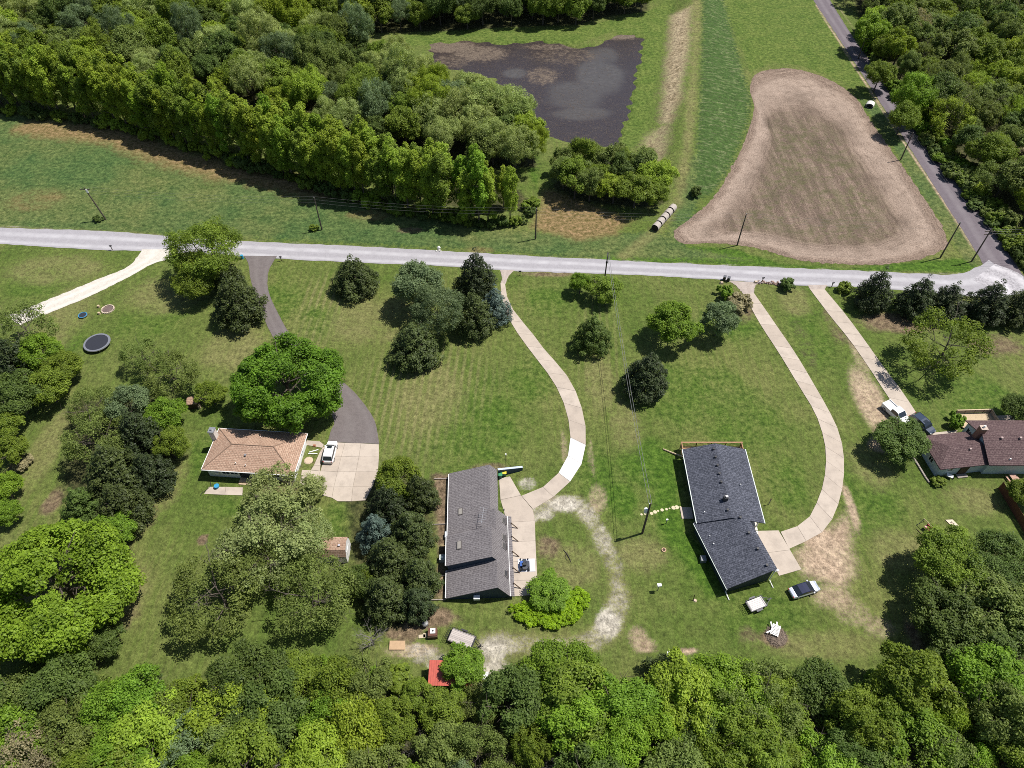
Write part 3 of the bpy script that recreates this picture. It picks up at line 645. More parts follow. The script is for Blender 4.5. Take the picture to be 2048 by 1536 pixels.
# sections along v (local y): (y0, y1, left eave z, ridge x, ridge z, face foot z)
XL, XF = -.1, 9.45
SEC = [(0., 4.35, .9, 7.55, 4.0, .75), (4.35, 9.15, 2.5, 6.85, 5.0, .75), (9.15, 13.25, .9, 7.5, 3.6, .75), (13.25, 21.7, .9, 6.7, 3.1, 1.5)]
wl = MB(); rf = MB()
for j, (y0, y1, zl, xr, zr_, zf) in enumerate(SEC):
    xf = XF if j < 3 else 7.95
    wl.ext([(XL + .25, 0), (xf - .15, 0), (xf - .15, zf - .2), (xr, zr_ - .2), (XL + .25, zl - .1)], y0 + (.15 if j == 0 else .004), y1 - .004 - (.15 if j == 3 else 0))
    lo, hi = y0 - (.12 if j in (0, 1) else 0), y1 + (.1 if j in (1, 3) else 0)
    rf.slab([(XL, lo, zl), (xr, lo, zr_), (xr, hi, zr_), (XL, hi, zl)], .14)
    rf.slab([(xr, lo, zr_), (xf, lo, zf), (xf, hi, zf), (xr, hi, zr_)], .14)
wl = wl.obj('wall', navy_wall, gh); rfo = rf.obj('roof', grey_roof, gh)
MB().slab([(9.40, -.1, .95), (10.0, -.1, .8), (10.0, 13.3, .8), (9.40, 13.3, .95)], .08).obj('lean_to_roof', grey_roof, gh)
MB().b(9.33, 9.41, -.12, 13.3, .86, 1.02).obj('flashing', white_trim, gh)
for j, (y0, y1, zl, xr, zr_, zf) in enumerate(SEC): MB().b(XL - .12, XL, y0, y1, zl - .16, zl - .02).obj('gutter', white_trim, gh)
def on_left(y_, x_):
    for (y0, y1, zl, xr, zr_, zf) in SEC:
        if y0 <= y_ < y1: return zl + (zr_ - zl) * (x_ - XL) / (xr - XL), math.atan2(zr_ - zl, xr - XL)
for yy, xx, hh in ((14.0, 1.95, .9), (10.1, 1.95, .0), (7.2, 1.95, 1.1)):
    if hh == 0: continue
    zz, sl_ = on_left(yy, xx)
    f = MB().box((0, 0, .06), (.75, hh + .3, .14)).obj('skylight', plain('skylight_frame', (.10, .09, .085), .6), rfo, loc=(xx, yy, zz)); f.rotation_euler = (0, -sl_, 0)
    MB().box((0, 0, .14), (.55, hh + .1, .05)).obj('pane', plain('skylight_pane', (.30, .28, .25), .3), f)
for yy, wdt in ((12.0, 1.1), (8.9, 1.1), (7.5, 1.1), (3.0, 1.1)):   # windows in the steep face, each under a small hood
    j = [k_ for k_, s in enumerate(SEC) if s[0] <= yy < s[1]][0]; _, _, _, xr, zr_, zf = SEC[j]; t = .62 if j != 1 else .68
    xx = xr + (XF - xr) * t; zz = zr_ + (zf - zr_) * t; an = math.atan2(zr_ - zf, XF - xr)
    f = MB().box((0, 0, .05), (.9, wdt - .1, .12)).obj('face_window', plain('window_sill', (.24, .22, .21), .7), rfo, loc=(xx, yy, zz)); f.rotation_euler = (0, an, 0)
    MB().box((0, 0, .11), (.76, wdt - .22, .04)).obj('pane', plain('dull_glass', (.055, .055, .06), .2), f)
    MB().box((.48, 0, .16), (.06, wdt + .1, .2)).obj('hood', plain('hood_dark', (.06, .05, .05), .7), f)
for yy in (12.0, 9.7, 7.1, 4.4, 1.9):
    MB().tube([(10.95, yy - .45, .05), (9.9, yy, 1.05)], .085, 4).obj('brace', dark_wood, gh)
vent(rfo, (8.85, 14.6, .55), black_metal, .2); 
MB().b(9.0, 9.06, 12.2, 13.4, 1.0, 2.0)
ant = MB(); ant.tube([(5.4, 10.6, 2.5), (5.4, 10.6, 4.3)], .025, 5).tube([(5.3, 10.2, 4.3), (5.75, 13.1, 4.4)], .03, 5)
for q in range(7):
    yq = 10.5 + q * .4; ant.tube([(4.75 + q * .06, yq + .1, 4.32), (6.0 + q * .05, yq - .1, 4.32)], .02, 4)
ant.obj('antenna', plain('antenna_metal', (.5, .5, .52), .4, metal=.4), rfo)
MB().b(4.0, 4.9, -.55, .1, .9, 1.35).obj('electric_box', white_trim, gh)
pp = MB().b(-.5, -.1, 10.0, 11.0, 0, .8).obj('storage_box', plain('box_blue', (.5, .55, .62), .6), gh)
for yy in (21.3, 12.7, 3.9, .1): MB().b(-2.6, -.15, yy - .06, yy + .06, .02, .22).obj('timber_sill', grey_wood, gh)

# navy-roofed house: low gable block and skewed garage block
bh = thing('navy_house', (28.75, 56.1, 0), 0., 'house with dark blue shingles and a skewed garage wing by the pale lane', 'house')
W_, D_ = 10.55, 14.15; xr = 5.15; ze, zr = 2.45, 4.1
wl = MB().ext([(.4, 0), (W_ - .4, 0), (W_ - .4, ze - .12), (xr, zr - .2), (.4, ze - .12)], 2.3, D_ - .4).b(.4, W_ - 2.6, .5, 2.3, 0, ze - .2).obj('wall', slate_wall, bh)
rf = MB().slab([(0, 0, ze), (xr, 0, zr), (xr, D_, zr), (0, D_, ze)], .15).slab([(xr, 0, zr), (W_, 0, ze), (W_, D_, ze), (xr, D_, zr)], .15).obj('roof', navy_roof, bh)
for q in (-.12, W_): MB().b(q, q + .12, 0, D_, ze - .15, ze - .01).obj('gutter', plain('gutter_pale', (.6, .66, .62), .5), bh)
for q in range(6):
    yy = 13.0 - q * 1.62
    if q == 5: yy = 1.4
    vent(rf, (xr - .45, yy, zr - .18), black_metal, .28)
chm = MB().b(xr - .75, xr - .15, 3.0, 3.6, zr - .5, zr + .75).obj('chimney', plain('dark_chimney', (.045, .045, .05), .6), rf); MB().b(xr - .6, xr - .2, 3.1, 3.5, zr + .75, zr + .95).obj('chimney_cap', galv, chm)
pipe(rf, (1.35, 1.6, 2.85), .08, .35); pipe(rf, (7.9, 6.4, 3.3), .08, .35)
for yy in (4, 8, 11.5): window(bh, wl, (.4, yy, 1.5), 1.4, 1.1, (-1, 0))
ga = math.radians(15.6); gcs, gsn = math.cos(ga), math.sin(ga)
def gl(u, v, z_): # garage frame to house frame
    return (2.65 + u * gcs - v * gsn, -10.7 + u * gsn + v * gcs, z_)
GW, GD, U = 7.75, 10.9, 6.75
rf2 = MB().slab([gl(0, 0, 2.15), gl(U, 0, 4.25), gl(U, GD - .9, 4.25), gl(0, GD + .5, 2.15)], .15).slab([gl(U, 0, 4.25), gl(GW, 0, 3.9), gl(GW, GD - 1.6, 3.9), gl(U, GD - .9, 4.25)], .15).obj('garage_roof', navy_roof, bh)
w2 = MB(); a = [gl(.35, .4, 0), gl(GW - .35, .4, 0), gl(GW - .35, .4, 3.8), gl(U, .4, 4.08), gl(.35, .4, 2.1)]; b = [gl(.35, GD, 0), gl(GW - .35, GD - 1.8, 0), gl(GW - .35, GD - 1.8, 3.8), gl(U, GD - 1.2, 4.08), gl(.35, GD, 2.1)]
w2.loft([a, b]); w2 = w2.obj('garage_wall', slate_wall, bh)
gd = MB().slab([gl(GW - .34, 2.2, 2.4), gl(GW - .28, 2.2, 2.4), gl(GW - .28, 7.6, 2.4), gl(GW - .34, 7.6, 2.4)], 2.35).obj('garage_door', white_trim, bh)
MB().tube([gl(-.06, 0, 2.05), gl(-.06, GD + .4, 2.05)], .07, 5).obj('gutter', plain('gutter_pale', (.6, .66, .62), .5), bh)
for uu, zz in ((0.02, 2.0), (GW - .5, 3.7)):
    MB().tube([gl(uu, .0, zz), gl(uu + .35, .32, zz - .5), gl(uu + .35, .32, .35), gl(uu + .35, -.9, .1)], .075, 5).obj('downspout', white_trim, bh)
for q in range(4): vent(rf2, gl(U - .35, 9.3 - q * 2.75, 4.1), black_metal, .28)
pipe(rf2, gl(1.15, 7.0, 2.5), .08, .3); pipe(rf2, gl(1.2, 8.4, 2.5), .06, .25)
MB().slab([gl(GW - .55, -.08, 4.02), gl(GW + .1, -.08, 3.92), gl(GW + .1, .22, 3.92), gl(GW - .55, .22, 4.02)], .2).obj('soffit_return', white_trim, bh)
MB().b(W_ - 2.5, W_ - .5, .6, 1.4, 0, .5).b(W_ - 2.5, W_ - .5, .0, .6, 0, .3).b(W_ - 2.5, W_ - .5, -.6, 0, 0, .15).obj('step', plain('step_white', (.62, .58, .52), .7), bh)
MB().b(W_ - .7, W_ - .55, .55, .7, .0, 2.3).obj('porch_post', white_trim, bh)
MB().b(-1.55, .3, 2.2, 4.3, 0, .12).obj('stoop', conc, bh); MB().b(.1, .9, -5.5, -4.6, 0, .8).obj('condenser', plain('condenser_grey', (.22, .23, .24), .6), bh)
# its timber deck behind
dk = thing('timber_deck', (28.9, 70.15, 0), 0., 'red-brown timber deck with a railing behind the dark blue roof', 'deck')
for q in range(12): MB().b(0, 10.4, .02 + q * .15, .155 + q * .15, .85, .9).obj('plank', raw_wood, dk)
for xx in (.06, 2.7, 5.2, 7.7, 10.3): MB().b(xx - .06, xx + .06, 1.78, 1.9, 0, 2.0).obj('post', dark_wood if 1 < xx < 9 else raw_wood, dk)
for xx in (.06, 10.3): MB().b(xx - .07, xx + .07, .0, 1.76, 1.92, 1.98).obj('handrail', plain('red_rail', (.36, .20, .115), .8, var=.25), dk); MB().b(xx - .03, xx + .03, .0, 1.76, 1.0, 1.88).obj('side_boards', raw_wood, dk)
MB().b(-.05, 10.45, 1.72, 1.94, 2.0, 2.06).obj('handrail', plain('red_rail', (.36, .20, .115), .8, var=.25), dk)
for q in range(52): MB().b(.2 + q * .195, .23 + q * .195, 1.80, 1.85, .95, 1.98).obj('baluster', raw_wood, dk) if q % 13 else None

# maroon-roofed house at the edge of the picture
mh = thing('maroon_house', (70.5, 66.0, 0), R(6.8), 'white house with maroon shingles, a brick chimney and an angled wing', 'house')
wx = 8.6; wD = 6.9; ze, zr = 2.6, 4.0
w1 = MB().ext([(.4, 0), (wx, 0), (wx, ze - .1), (.4, ze - .1)], .4, wD - .4).obj('wall', shaded_white_wall, mh)
A = [(0, 0, ze), (wx, 0.0, ze), (wx, wD, ze), (0, wD, ze)]; r0, r1 = (2.7, wD / 2, zr), (wx, wD / 2, zr)
m = MB()
for q in ([A[0], A[1], r1, r0], [A[2], A[3], r0, r1], [A[3], A[0], r0]): m.slab(q, .15)
r_w = m.obj('wing_roof', maroon_roof, mh)
mr = R(-6.8); mc, ms = math.cos(mr), math.sin(mr)
def ml(u, v, z_): # main block, square with the world, from its front left corner
    ox, oy = 78.5 - 70.5, 66.5 - 66.0; xx, yy = ox + u, oy + v
    return (xx * mc - yy * ms, xx * ms + yy * mc, z_)
ML, MD, ze2, zr2, yr = 17, 9.4, 3.1, 5.0, 4.8
m = MB().slab([ml(0, 0, ze2), ml(ML, 0, ze2), ml(ML, yr, zr2), ml(0, yr, zr2)], .15).slab([ml(0, yr, zr2), ml(ML, yr, zr2), ml(ML, MD, ze2), ml(0, MD, ze2)], .15)
r_m = m.obj('roof', maroon_roof, mh)
w_ = MB(); pr = [(.45, 0), (MD - .45, 0), (MD - .45, ze2 - .1), (yr, zr2 - .2), (.45, ze2 - .1)]
w_.loft([[ml(.4, a_, b_) for a_, b_ in pr], [ml(ML - .4, a_, b_) for a_, b_ in pr]]); w_ = w_.obj('wall', shaded_white_wall, mh)
cx0, cy0 = .1, 5.6
m = MB().prism([ml(cx0 - .5, cy0 - .45, 0)[:2], ml(cx0 + .5, cy0 - .45, 0)[:2], ml(cx0 + .5, cy0 + .45, 0)[:2], ml(cx0 - .5, cy0 + .45, 0)[:2]], 0, 5.9).obj('chimney', brick, mh)
MB().prism([ml(cx0 - .56, cy0 - .5, 0)[:2], ml(cx0 + .56, cy0 - .5, 0)[:2], ml(cx0 + .56, cy0 + .5, 0)[:2], ml(cx0 - .56, cy0 + .5, 0)[:2]], 5.9, 6.05).obj('chimney_cap', plain('cap_stone', (.45, .36, .30), .8), m)
MB().cyl(ml(cx0, cy0, 6.0), .17, .5, 10).obj('flue', white_trim, m)
for u_, v_, z_ in ((3.0, 4.2, 4.8), (6.1, 4.2, 4.8)): vent(r_m, ml(u_, v_, z_), plain('vent_red', (.36, .27, .25), .6), .3)
vent(r_w, (6.1, 2.6, 3.6), MATS['vent_red'], .28); pipe(r_m, ml(3.6, .9, 3.4), .12, .35, white_trim)
window(mh, w1, (.4, 2.8, 1.5), 1.0, .9, (-1, 0)); window(mh, w1, (2.4, .4, 1.6), .8, .7, (0, -1)); window(mh, w_, ml(.4, 7.6, 2.0), 1.3, 1.1, (-math.cos(mr), -math.sin(mr)))
MB().b(4.2, 5.6, .2, .42, .1, 2.2).obj('door', dark_wood, mh); MB().b(4.0, 5.8, -.5, .2, 0, .2).obj('step', grey_wood, mh)
MB().b(wx - .05, wx + .05, .15, .38, 0, 2.5).obj('downspout', dark_wood, mh)
dk = thing('garden_deck', (*G(1915, 842)[:2], 0), R(2), 'pale timber deck with a low railing behind the maroon roof', 'deck')
q0 = np.array(G(1915, 826, .6)); dk.location = (q0[0] - .2, q0[1] - 3.1, 0)
for q in range(16): MB().b(0, 6.4, q * .2, q * .2 + .19, .3, .36).obj('plank', pale_wood, dk)
for xx in (.05, 1.7, 3.4, 5.0, 6.3): MB().b(xx - .05, xx + .05, 3.15, 3.25, 0, 1.25).obj('post', dark_wood, dk)
MB().b(0, 6.4, 3.1, 3.3, 1.25, 1.31).obj('handrail', pale_wood, dk); MB().b(6.25, 6.4, .2, 3.1, 1.25, 1.31).obj('handrail', pale_wood, dk); MB().b(0, 6.4, 3.17, 3.22, .45, 1.1).obj('rail_boards', grey_wood, dk); MB().b(6.3, 6.35, .2, 3.1, .45, 1.1).obj('rail_boards', grey_wood, dk)

# gambrel garden shed
sh = thing('garden_shed', (-29.75, 50.55, 0), 0., 'small tan gambrel-roofed shed among the pale trees', 'shed')
SW, SD = 4.75, 3.3
pr = [(0, 2.0), (.55, 3.25), (SD / 2, 3.75), (SD - .55, 3.25), (SD, 2.0)]
m = MB()
for a, b in zip(pr[:-1], pr[1:]): m.slab([(0, a[0], a[1]), (SW, a[0], a[1]), (SW, b[0], b[1]), (0, b[0], b[1])], .07)
rs = m.obj('roof', tan_roof, sh)
w_ = MB(); q = [(.12, 0), (SD - .12, 0), (SD - .12, 1.95), (SD - .62, 3.15), (SD / 2, 3.6), (.62, 3.15), (.12, 1.95)]
w_.loft([[(.1, a, b) for a, b in q], [(SW - .1, a, b) for a, b in q]]).obj('wall', white_wall, sh)
for xx in (.9, 3.75): MB().box((xx, 1.15, 3.62), (.32, .32, .16)).obj('roof_vent', plain('vent_blue', (.42, .40, .44), .6), rs)
d = MB().b(SW - .1, SW - .06, .9, 2.4, .05, 1.95).obj('door', white_trim, sh)

# small playhouse with a tan roof
ph = thing('playhouse', G(379, 818), R(4), 'tiny wooden playhouse with a tan roof at the edge of the hedge', 'playhouse')
MB().slab([(-.1, -.1, 1.35), (1.8, -.1, 1.35), (1.8, .9, 1.85), (-.1, .9, 1.85)], .07).slab([(-.1, .9, 1.85), (1.8, .9, 1.85), (1.8, 1.7, 1.45), (-.1, 1.7, 1.45)], .07).obj('roof', tan_roof, ph)
MB().b(0, 1.7, 0, 1.6, 0, 1.33).obj('wall', dark_wood, ph); MB().b(1.72, 2.0, -.2, .5, 0, .8).obj('ladder', pale_wood, ph)

# red metal-roofed lean-to in the trees
rs_ = thing('metal_shed', G(858, 1385), R(-1), 'open shed with a red ribbed metal roof under the trees', 'shed')
red = plain('red_metal', (.42, .085, .06), .45, var=.2, scale=2)
mr_ = MB().slab([(0, .2, 2.2), (6.4, .2, 2.2), (6.4, 3.4, 2.7), (0, 3.4, 2.7)], .04).obj('roof', red, rs_)
for q in range(21): MB().slab([(.03 + q * .315, .2, 2.235), (.09 + q * .315, .2, 2.235), (.09 + q * .315, 3.4, 2.735), (.03 + q * .315, 3.4, 2.735)], .033).obj('rib', red, mr_)
for xx in (.1, 3.1, 6.2):
    for yy in (.35, 3.2): MB().b(xx, xx + .1, yy, yy + .1, 0, 2.15).obj('post', dark_wood, rs_)
MB().b(.1, 6.3, 3.22, 3.28, 0, 2.6).obj('back_wall', plain('shed_red_wall', (.25, .06, .045), .6), rs_)

# ------------------------------------------------------------------ vehicles
rubber = plain('tyre_rubber', (.018, .018, .018), .85); alloy = plain('alloy', (.42, .42, .43), .35, metal=.6)
lamp_glass = plain('headlight_glass', (.6, .62, .64), .15, spec=.7); red_glass = plain('taillight_glass', (.35, .02, .02), .2, spec=.6)
def paintm(name, col, metal=0.):
    k = NT(name); n_ = k.noise(k.obj(), 1.2, 2); k.l(k.mix(k.rng(n_, .3, .7), [c * .95 for c in col], col), k.b.inputs['Base Color'])
    k.b.inputs['Roughness'].default_value = .3; k.b.inputs['Metallic'].default_value = metal; k.b.inputs['Coat Weight'].default_value = .6; k.b.inputs['Coat Roughness'].default_value = .08; return k.m
def sect(x, w, z0, z1, tuck=.9, n=4):
    """one cross-section of a car body: rounded shoulders"""
    h = w / 2; zs = z0 + (z1 - z0) * .62
    return [(x, -h * .9, z0), (x, h * .9, z0), (x, h, z0 + (z1 - z0) * .25), (x, h, zs), (x, h * tuck, z1), (x, -h * tuck, z1), (x, -h, zs), (x, -h, z0 + (z1 - z0) * .25)]
def wheels(car, xs, hw, r):
    for sx in xs:
        for sy in (-1, 1):
            t = MB().tube([(sx, sy * (hw - .22), r), (sx, sy * hw, r)], r, 18).obj('wheel', rubber, car)
            MB().tube([(sx, sy * (hw - .02), r), (sx, sy * (hw + .012), r)], r * .62, 14).obj('rim', alloy, t)
def car(name, loc, rz, label, cat, col, L=4.6, Wd=1.82, kind='suv', glass_roof=False, metal=0.):
    c = thing(name, loc, rz, label, cat); pm = paintm(name + '_paint', col, metal); hl = L / 2
    if kind == 'suv': belt, top, hood = 1.02, 1.66, .98; cab = [(-hl + .18, 1.05), (-hl + .62, top - .05), (-.35, top), (.55, top - .05), (1.28, belt)]
    elif kind == 'sedan': belt, top, hood = .90, 1.42, .86; cab = [(-hl + .62, .95), (-hl + 1.25, top - .06), (-.3, top), (.38, top - .04), (1.25, belt)]
    else: belt, top, hood = 1.12, 1.84, 1.12; cab = [(-.75, belt), (-.62, top - .05), (.0, top), (.62, top - .04), (1.3, belt)]
    sec = [(-hl, .72, .42, belt * .80), (-hl + .1, .93, .33, belt * .93), (-hl + .5, .99, .28, belt), (0, 1., .26, belt), (hl - 1.1, .99, .28, hood), (hl - .45, .95, .28, hood * .95), (hl - .12, .86, .32, hood * .82), (hl, .7, .4, hood * .66)]
    MB().loft([sect(x_, Wd * w_, z0, z1) for x_, w_, z0, z1 in sec]).obj('body', pm, c, smooth=False)
    tw = Wd * .80; bw = Wd * .92
    def cs(x_, z_): f = (z_ - belt) / (top - belt); wd = bw + (tw - bw) * max(0, f); return wd / 2
    # greenhouse: pillars and roof in body paint, glass set between
    g = MB()
    for (xa, za), (xb, zb) in zip(cab[:-1], cab[1:]):
        if za > belt + .1 and zb > belt + .1: g.slab([(xa, -cs(xa, za), za), (xb, -cs(xb, zb), zb), (xb, cs(xb, zb), zb), (xa, cs(xa, za), za)], .06)
    for sy in (-1, 1): g.tube([(x_, sy * cs(x_, z_), z_ - .01) for x_, z_ in cab], .045, 5)
    g.obj('roof', plain('glass_roof', (.02, .024, .055), .12, spec=.8) if glass_roof else pm, c)
    (xa, za), (xb, zb) = cab[0], cab[1]
    MB().slab([(xa, -cs(xa, za) + .05, za + .01), (xb, -cs(xb, zb) + .05, zb + .01), (xb, cs(xb, zb) - .05, zb + .01), (xa, cs(xa, za) - .05, za + .01)], .04).obj('rear_window', dark_glass, c)
    (xa, za), (xb, zb) = cab[-2], cab[-1]
    MB().slab([(xa, -cs(xa, za) + .05, za + .01), (xb, -cs(xb, zb) + .05, zb + .01), (xb, cs(xb, zb) - .05, zb + .01), (xa, cs(xa, za) - .05, za + .01)], .04).obj('windshield', dark_glass, c)
    for sy in (-1, 1):
        q = [(x_, sy * (cs(x_, z_) + .005), z_ - (.05 if z_ > belt + .1 else 0)) for x_, z_ in cab]
        q2 = [(x_, y_ - sy * .12, z_) for x_, y_, z_ in q]
        MB().loft([q, q2]).obj('side_window', dark_glass, c)
        MB().box((hl - .16, sy * Wd * .31, hood * .74), (.2, .34, .15)).obj('headlight', lamp_glass, c)
        MB().box((-hl + .06, sy * Wd * .37, belt * .80), (.12, .22, .2)).obj('taillight', red_glass, c)
        MB().box((.95, sy * (Wd / 2 + .08), belt + .06), (.16, .2, .13)).obj('mirror', pm, c)
    if kind == 'suv': MB().box((.28, 0, top + .005), (.55, .8, .02)).obj('sunroof', dark_glass, c)
    wheels(c, (-hl + .88, hl - .92), Wd / 2 + .01, .34 if kind != 'pickup' else .39)
    return c, pm
def mid(a, b): return ((a[0] + b[0]) / 2, (a[1] + b[1]) / 2)
def head(a, b): return math.atan2(b[1] - a[1], b[0] - a[0])
fr, re = G(662, 886, .7), G(659, 921, .7)
car('white_suv', mid(fr, re), R(88), 'white car parked on the concrete pad beside the tan-roofed house', 'car', (.80, .80, .80), L=4.5)
fr, re = G(1634, 1171, .6), G(1583, 1187, .6)
car('silver_sedan', mid(fr, re), head(re, fr), 'silver sedan with a dark glass roof on the grass by the garage', 'car', (.46, .50, .57), L=4.6, Wd=1.8, kind='sedan', glass_roof=True, metal=.35)
c, pm = car('white_pickup', G(1791, 830, .3), R(-63), 'white pickup truck half under a tree by the maroon house', 'pickup', (.80, .80, .80), L=5.5, Wd=1.95, kind='pickup')
for sy in (-1, 1): MB().box((-1.75, sy * .93, 1.18), (1.9, .09, .24)).obj('bed_side', pm, c)
MB().box((-2.68, 0, 1.15), (.09, 1.85, .22)).obj('tailgate', pm, c); MB().box((-1.75, 0, 1.135), (1.75, 1.72, .02)).obj('bed_floor', plain('bed_liner', (.5, .5, .5), .6), c)
car('navy_wagon', G(1843, 850, .3), R(-62), 'dark blue car on the drive beside the white pickup', 'car', (.012, .028, .06), L=4.7, Wd=1.85)

# open trailers
def trailer(name, loc, rz, label, L, Wd, deck_mat, frame_mat, gate_up=True, n=8, rails=True):
    t = thing(name, loc, rz, label, 'trailer'); hl, hw, zf = L / 2, Wd / 2, .58
    m = MB().b(-hl, hl, -hw - .05, -hw + .01, zf - .12, zf).b(-hl, hl, hw - .01, hw + .05, zf - .12, zf).b(hl - .02, hl + .05, -hw, hw, zf - .12, zf).b(-hl - .05, -hl + .02, -hw, hw, zf - .12, zf)
    if rails:
        for sy in (-1, 1):
            m.tube([(-hl, sy * (hw + .03), zf + .36), (hl, sy * (hw + .03), zf + .36)], .035, 5)
            for q in range(5): m.tube([(-hl + q * L / 4, sy * (hw + .03), zf), (-hl + q * L / 4, sy * (hw + .03), zf + .36)], .03, 4)
        m.tube([(hl, -hw, zf + .36), (hl, hw, zf + .36)], .035, 5)
    m.obj('frame', frame_mat, t)
    w1 = Wd / n
    for q in range(n): MB().b(-hl + .03, hl - .03, -hw + q * w1 + .012, -hw + (q + 1) * w1 - .008, zf - .02, zf + .025 + rnd.uniform(0, .012)).obj('plank', deck_mat, t)
    MB().tube([(hl, -hw * .8, zf - .06), (hl + 1.15, 0, zf - .06)], .05, 5).tube([(hl, hw * .8, zf - .06), (hl + 1.15, 0, zf - .06)], .05, 5).tube([(hl + .6, 0, zf - .06), (hl + 1.4, 0, zf - .06)], .05, 5).tube([(hl + 1.05, .1, 0), (hl + 1.05, .1, zf + .2)], .04, 5).obj('drawbar', frame_mat, t)
    for sy in (-1, 1):
        wq = MB().tube([(0 - .1, sy * (hw + .09), .33), (-.1, sy * (hw + .3), .33)], .33, 16).obj('wheel', rubber, t); MB().tube([(-.1, sy * (hw + .28), .33), (-.1, sy * (hw + .315), .33)], .17, 12).obj('rim', alloy, wq)
        MB().b(-.6, .4, sy * (hw + .2) - .13, sy * (hw + .2) + .13, .70, .74).obj('fender', frame_mat, t)
    if gate_up:
        g = MB()
        for q in range(7): g.tube([(-hl - .05, -hw + q * Wd / 6, zf), (-hl - .28, -hw + q * Wd / 6, zf + 1.05)], .022, 4)
        for zz in (0, .35, .7, 1.05): g.tube([(-hl - .05 - .22 * zz, -hw, zf + zz), (-hl - .05 - .22 * zz, hw, zf + zz)], .025, 4)
        g.obj('gate', frame_mat, t)
    return t
trailer('utility_trailer', G(924, 1278, .4), head(G(905, 1270), G(950, 1287)), 'black trailer with a weathered plank bed by the gravel loop', 3.6, 1.9, plain('bleached_plank', (.42, .375, .35), .85, var=.2, scale=4, objrand=.5), black_metal)
trailer('small_trailer', G(1512, 1209, .4), head(G(1492, 1216), G(1530, 1201)), 'small trailer with a pale deck near the silver sedan', 2.6, 1.6, plain('pale_deck', (.60, .565, .545), .8, var=.1, objrand=.4), plain('grey_frame', (.10, .10, .11), .6), n=6)

# zero-turn mower on a white sheet
mw = thing('riding_mower', G(1049, 1131), R(92), 'blue riding mower parked on a white sheet on the pad', 'mower')
blue = plain('mower_blue', (.03, .10, .36), .4, spec=.5); dkb = plain('mower_dark', (.04, .045, .06), .5)
MB().loft([sect(-.95, .7, .35, .75), sect(-.3, .85, .3, .9), sect(.3, .8, .3, .7), sect(.85, .55, .3, .55)]).obj('body', dkb, mw)
MB().box((-.05, .42, .62), (.8, .5, .3)).obj('bagger', blue, mw)
MB().box((.1, -.05, .28), (1.0, 1.45, .22)).obj('deck', dkb, mw); s_ = MB().box((-.25, 0, .95), (.5, .5, .12)).box((-.5, 0, 1.15), (.1, .5, .4)).obj('seat', black_metal, mw)
for sx, r_, w_ in ((-.75, .29, .25), (.95, .17, .14)):
    for sy in (-1, 1): MB().tube([(sx, sy * .5, r_), (sx, sy * (.5 + w_), r_)], r_, 14).obj('wheel', rubber, mw)
MB().tube([(.05, .2, .6), (.05, .2, 1.2), (-.1, .2, 1.25)], .03, 5).tube([(.05, -.2, .6), (.05, -.2, 1.2), (-.1, -.2, 1.25)], .03, 5).obj('lever', black_metal, mw)
tag(MB().box((0, 0, .095), (2.6, 2.1, .02)).obj('ground_sheet', plain('white_sheet', (.62, .64, .72), .7), loc=(*G(1053, 1131), 0), rz=R(2)), 'white sheet spread under the blue riding mower', 'sheet')

# trampolines
def trampoline(loc, r, hgt, label, pad, legs=6):
    t = thing('trampoline', loc, 0, label, 'trampoline', 'trampolines on the lawn'); z0 = hgt
    MB().ring((0, 0), r * .86, r, z0 - .03, z0 + .05, 40).obj('pad', pad, t); MB().cyl((0, 0, z0 - .04), r * .865, .03, 40).obj('mat', plain('jump_mat', (.022, .024, .035), .7), t)
    m = MB().ring((0, 0), r * .97, r * 1.02, z0 - .1, z0 - .03, 40); m.obj('frame', galv, t)
    for q in range(legs):
        a = q * 6.283 / legs; MB().tube([(r * .97 * math.cos(a), r * .97 * math.sin(a), 0), (r * .97 * math.cos(a), r * .97 * math.sin(a), z0 - .08)], .03, 5).obj('leg', galv, t)
trampoline((*G(195, 687, .45), 0), 2.45, .75, 'large black trampoline standing on the lawn', plain('tramp_pad', (.16, .17, .20), .6))
trampoline((*G(166, 631, .15), 0), .85, .3, 'tiny blue-rimmed trampoline near the white gravel drive', plain('blue_pad', (.04, .22, .42), .6))
# fire pit: stones one by one
fp_ = thing('fire_pit', G(216, 619), 0, 'round stone fire pit sunk in the lawn', 'fire pit')
MB().cyl((0, 0, .01), 1.1, .05, 24).obj('ash_bed', plain('ash', (.13, .095, .085), .95, var=.4), fp_)
for q in range(20):
    a = q * 6.283 / 20; MB().box((1.2 * math.cos(a), 1.2 * math.sin(a), .1), (.34, .26, .22), rz=a + 1.57 + rnd.uniform(-.2, .2), taper=.85).obj('stone', plain('pit_stone', (.48, .40, .31), .85, var=.3, objrand=.6), fp_)
for (px_, py_), lb in (((198, 614), 'stump seat standing left of the fire pit, away from the camera'), ((199, 628), 'stump seat standing left of the fire pit, nearer the camera')):
    o = MB().cyl((0, 0, 0), .28, .42, 12, .25).cyl((0, 0, .42), .23, .02, 12).obj('tree_stump', pale_wood, loc=(*G(px_, py_), 0)); tag(o, lb, 'stump', 'stump seats by the fire pit')

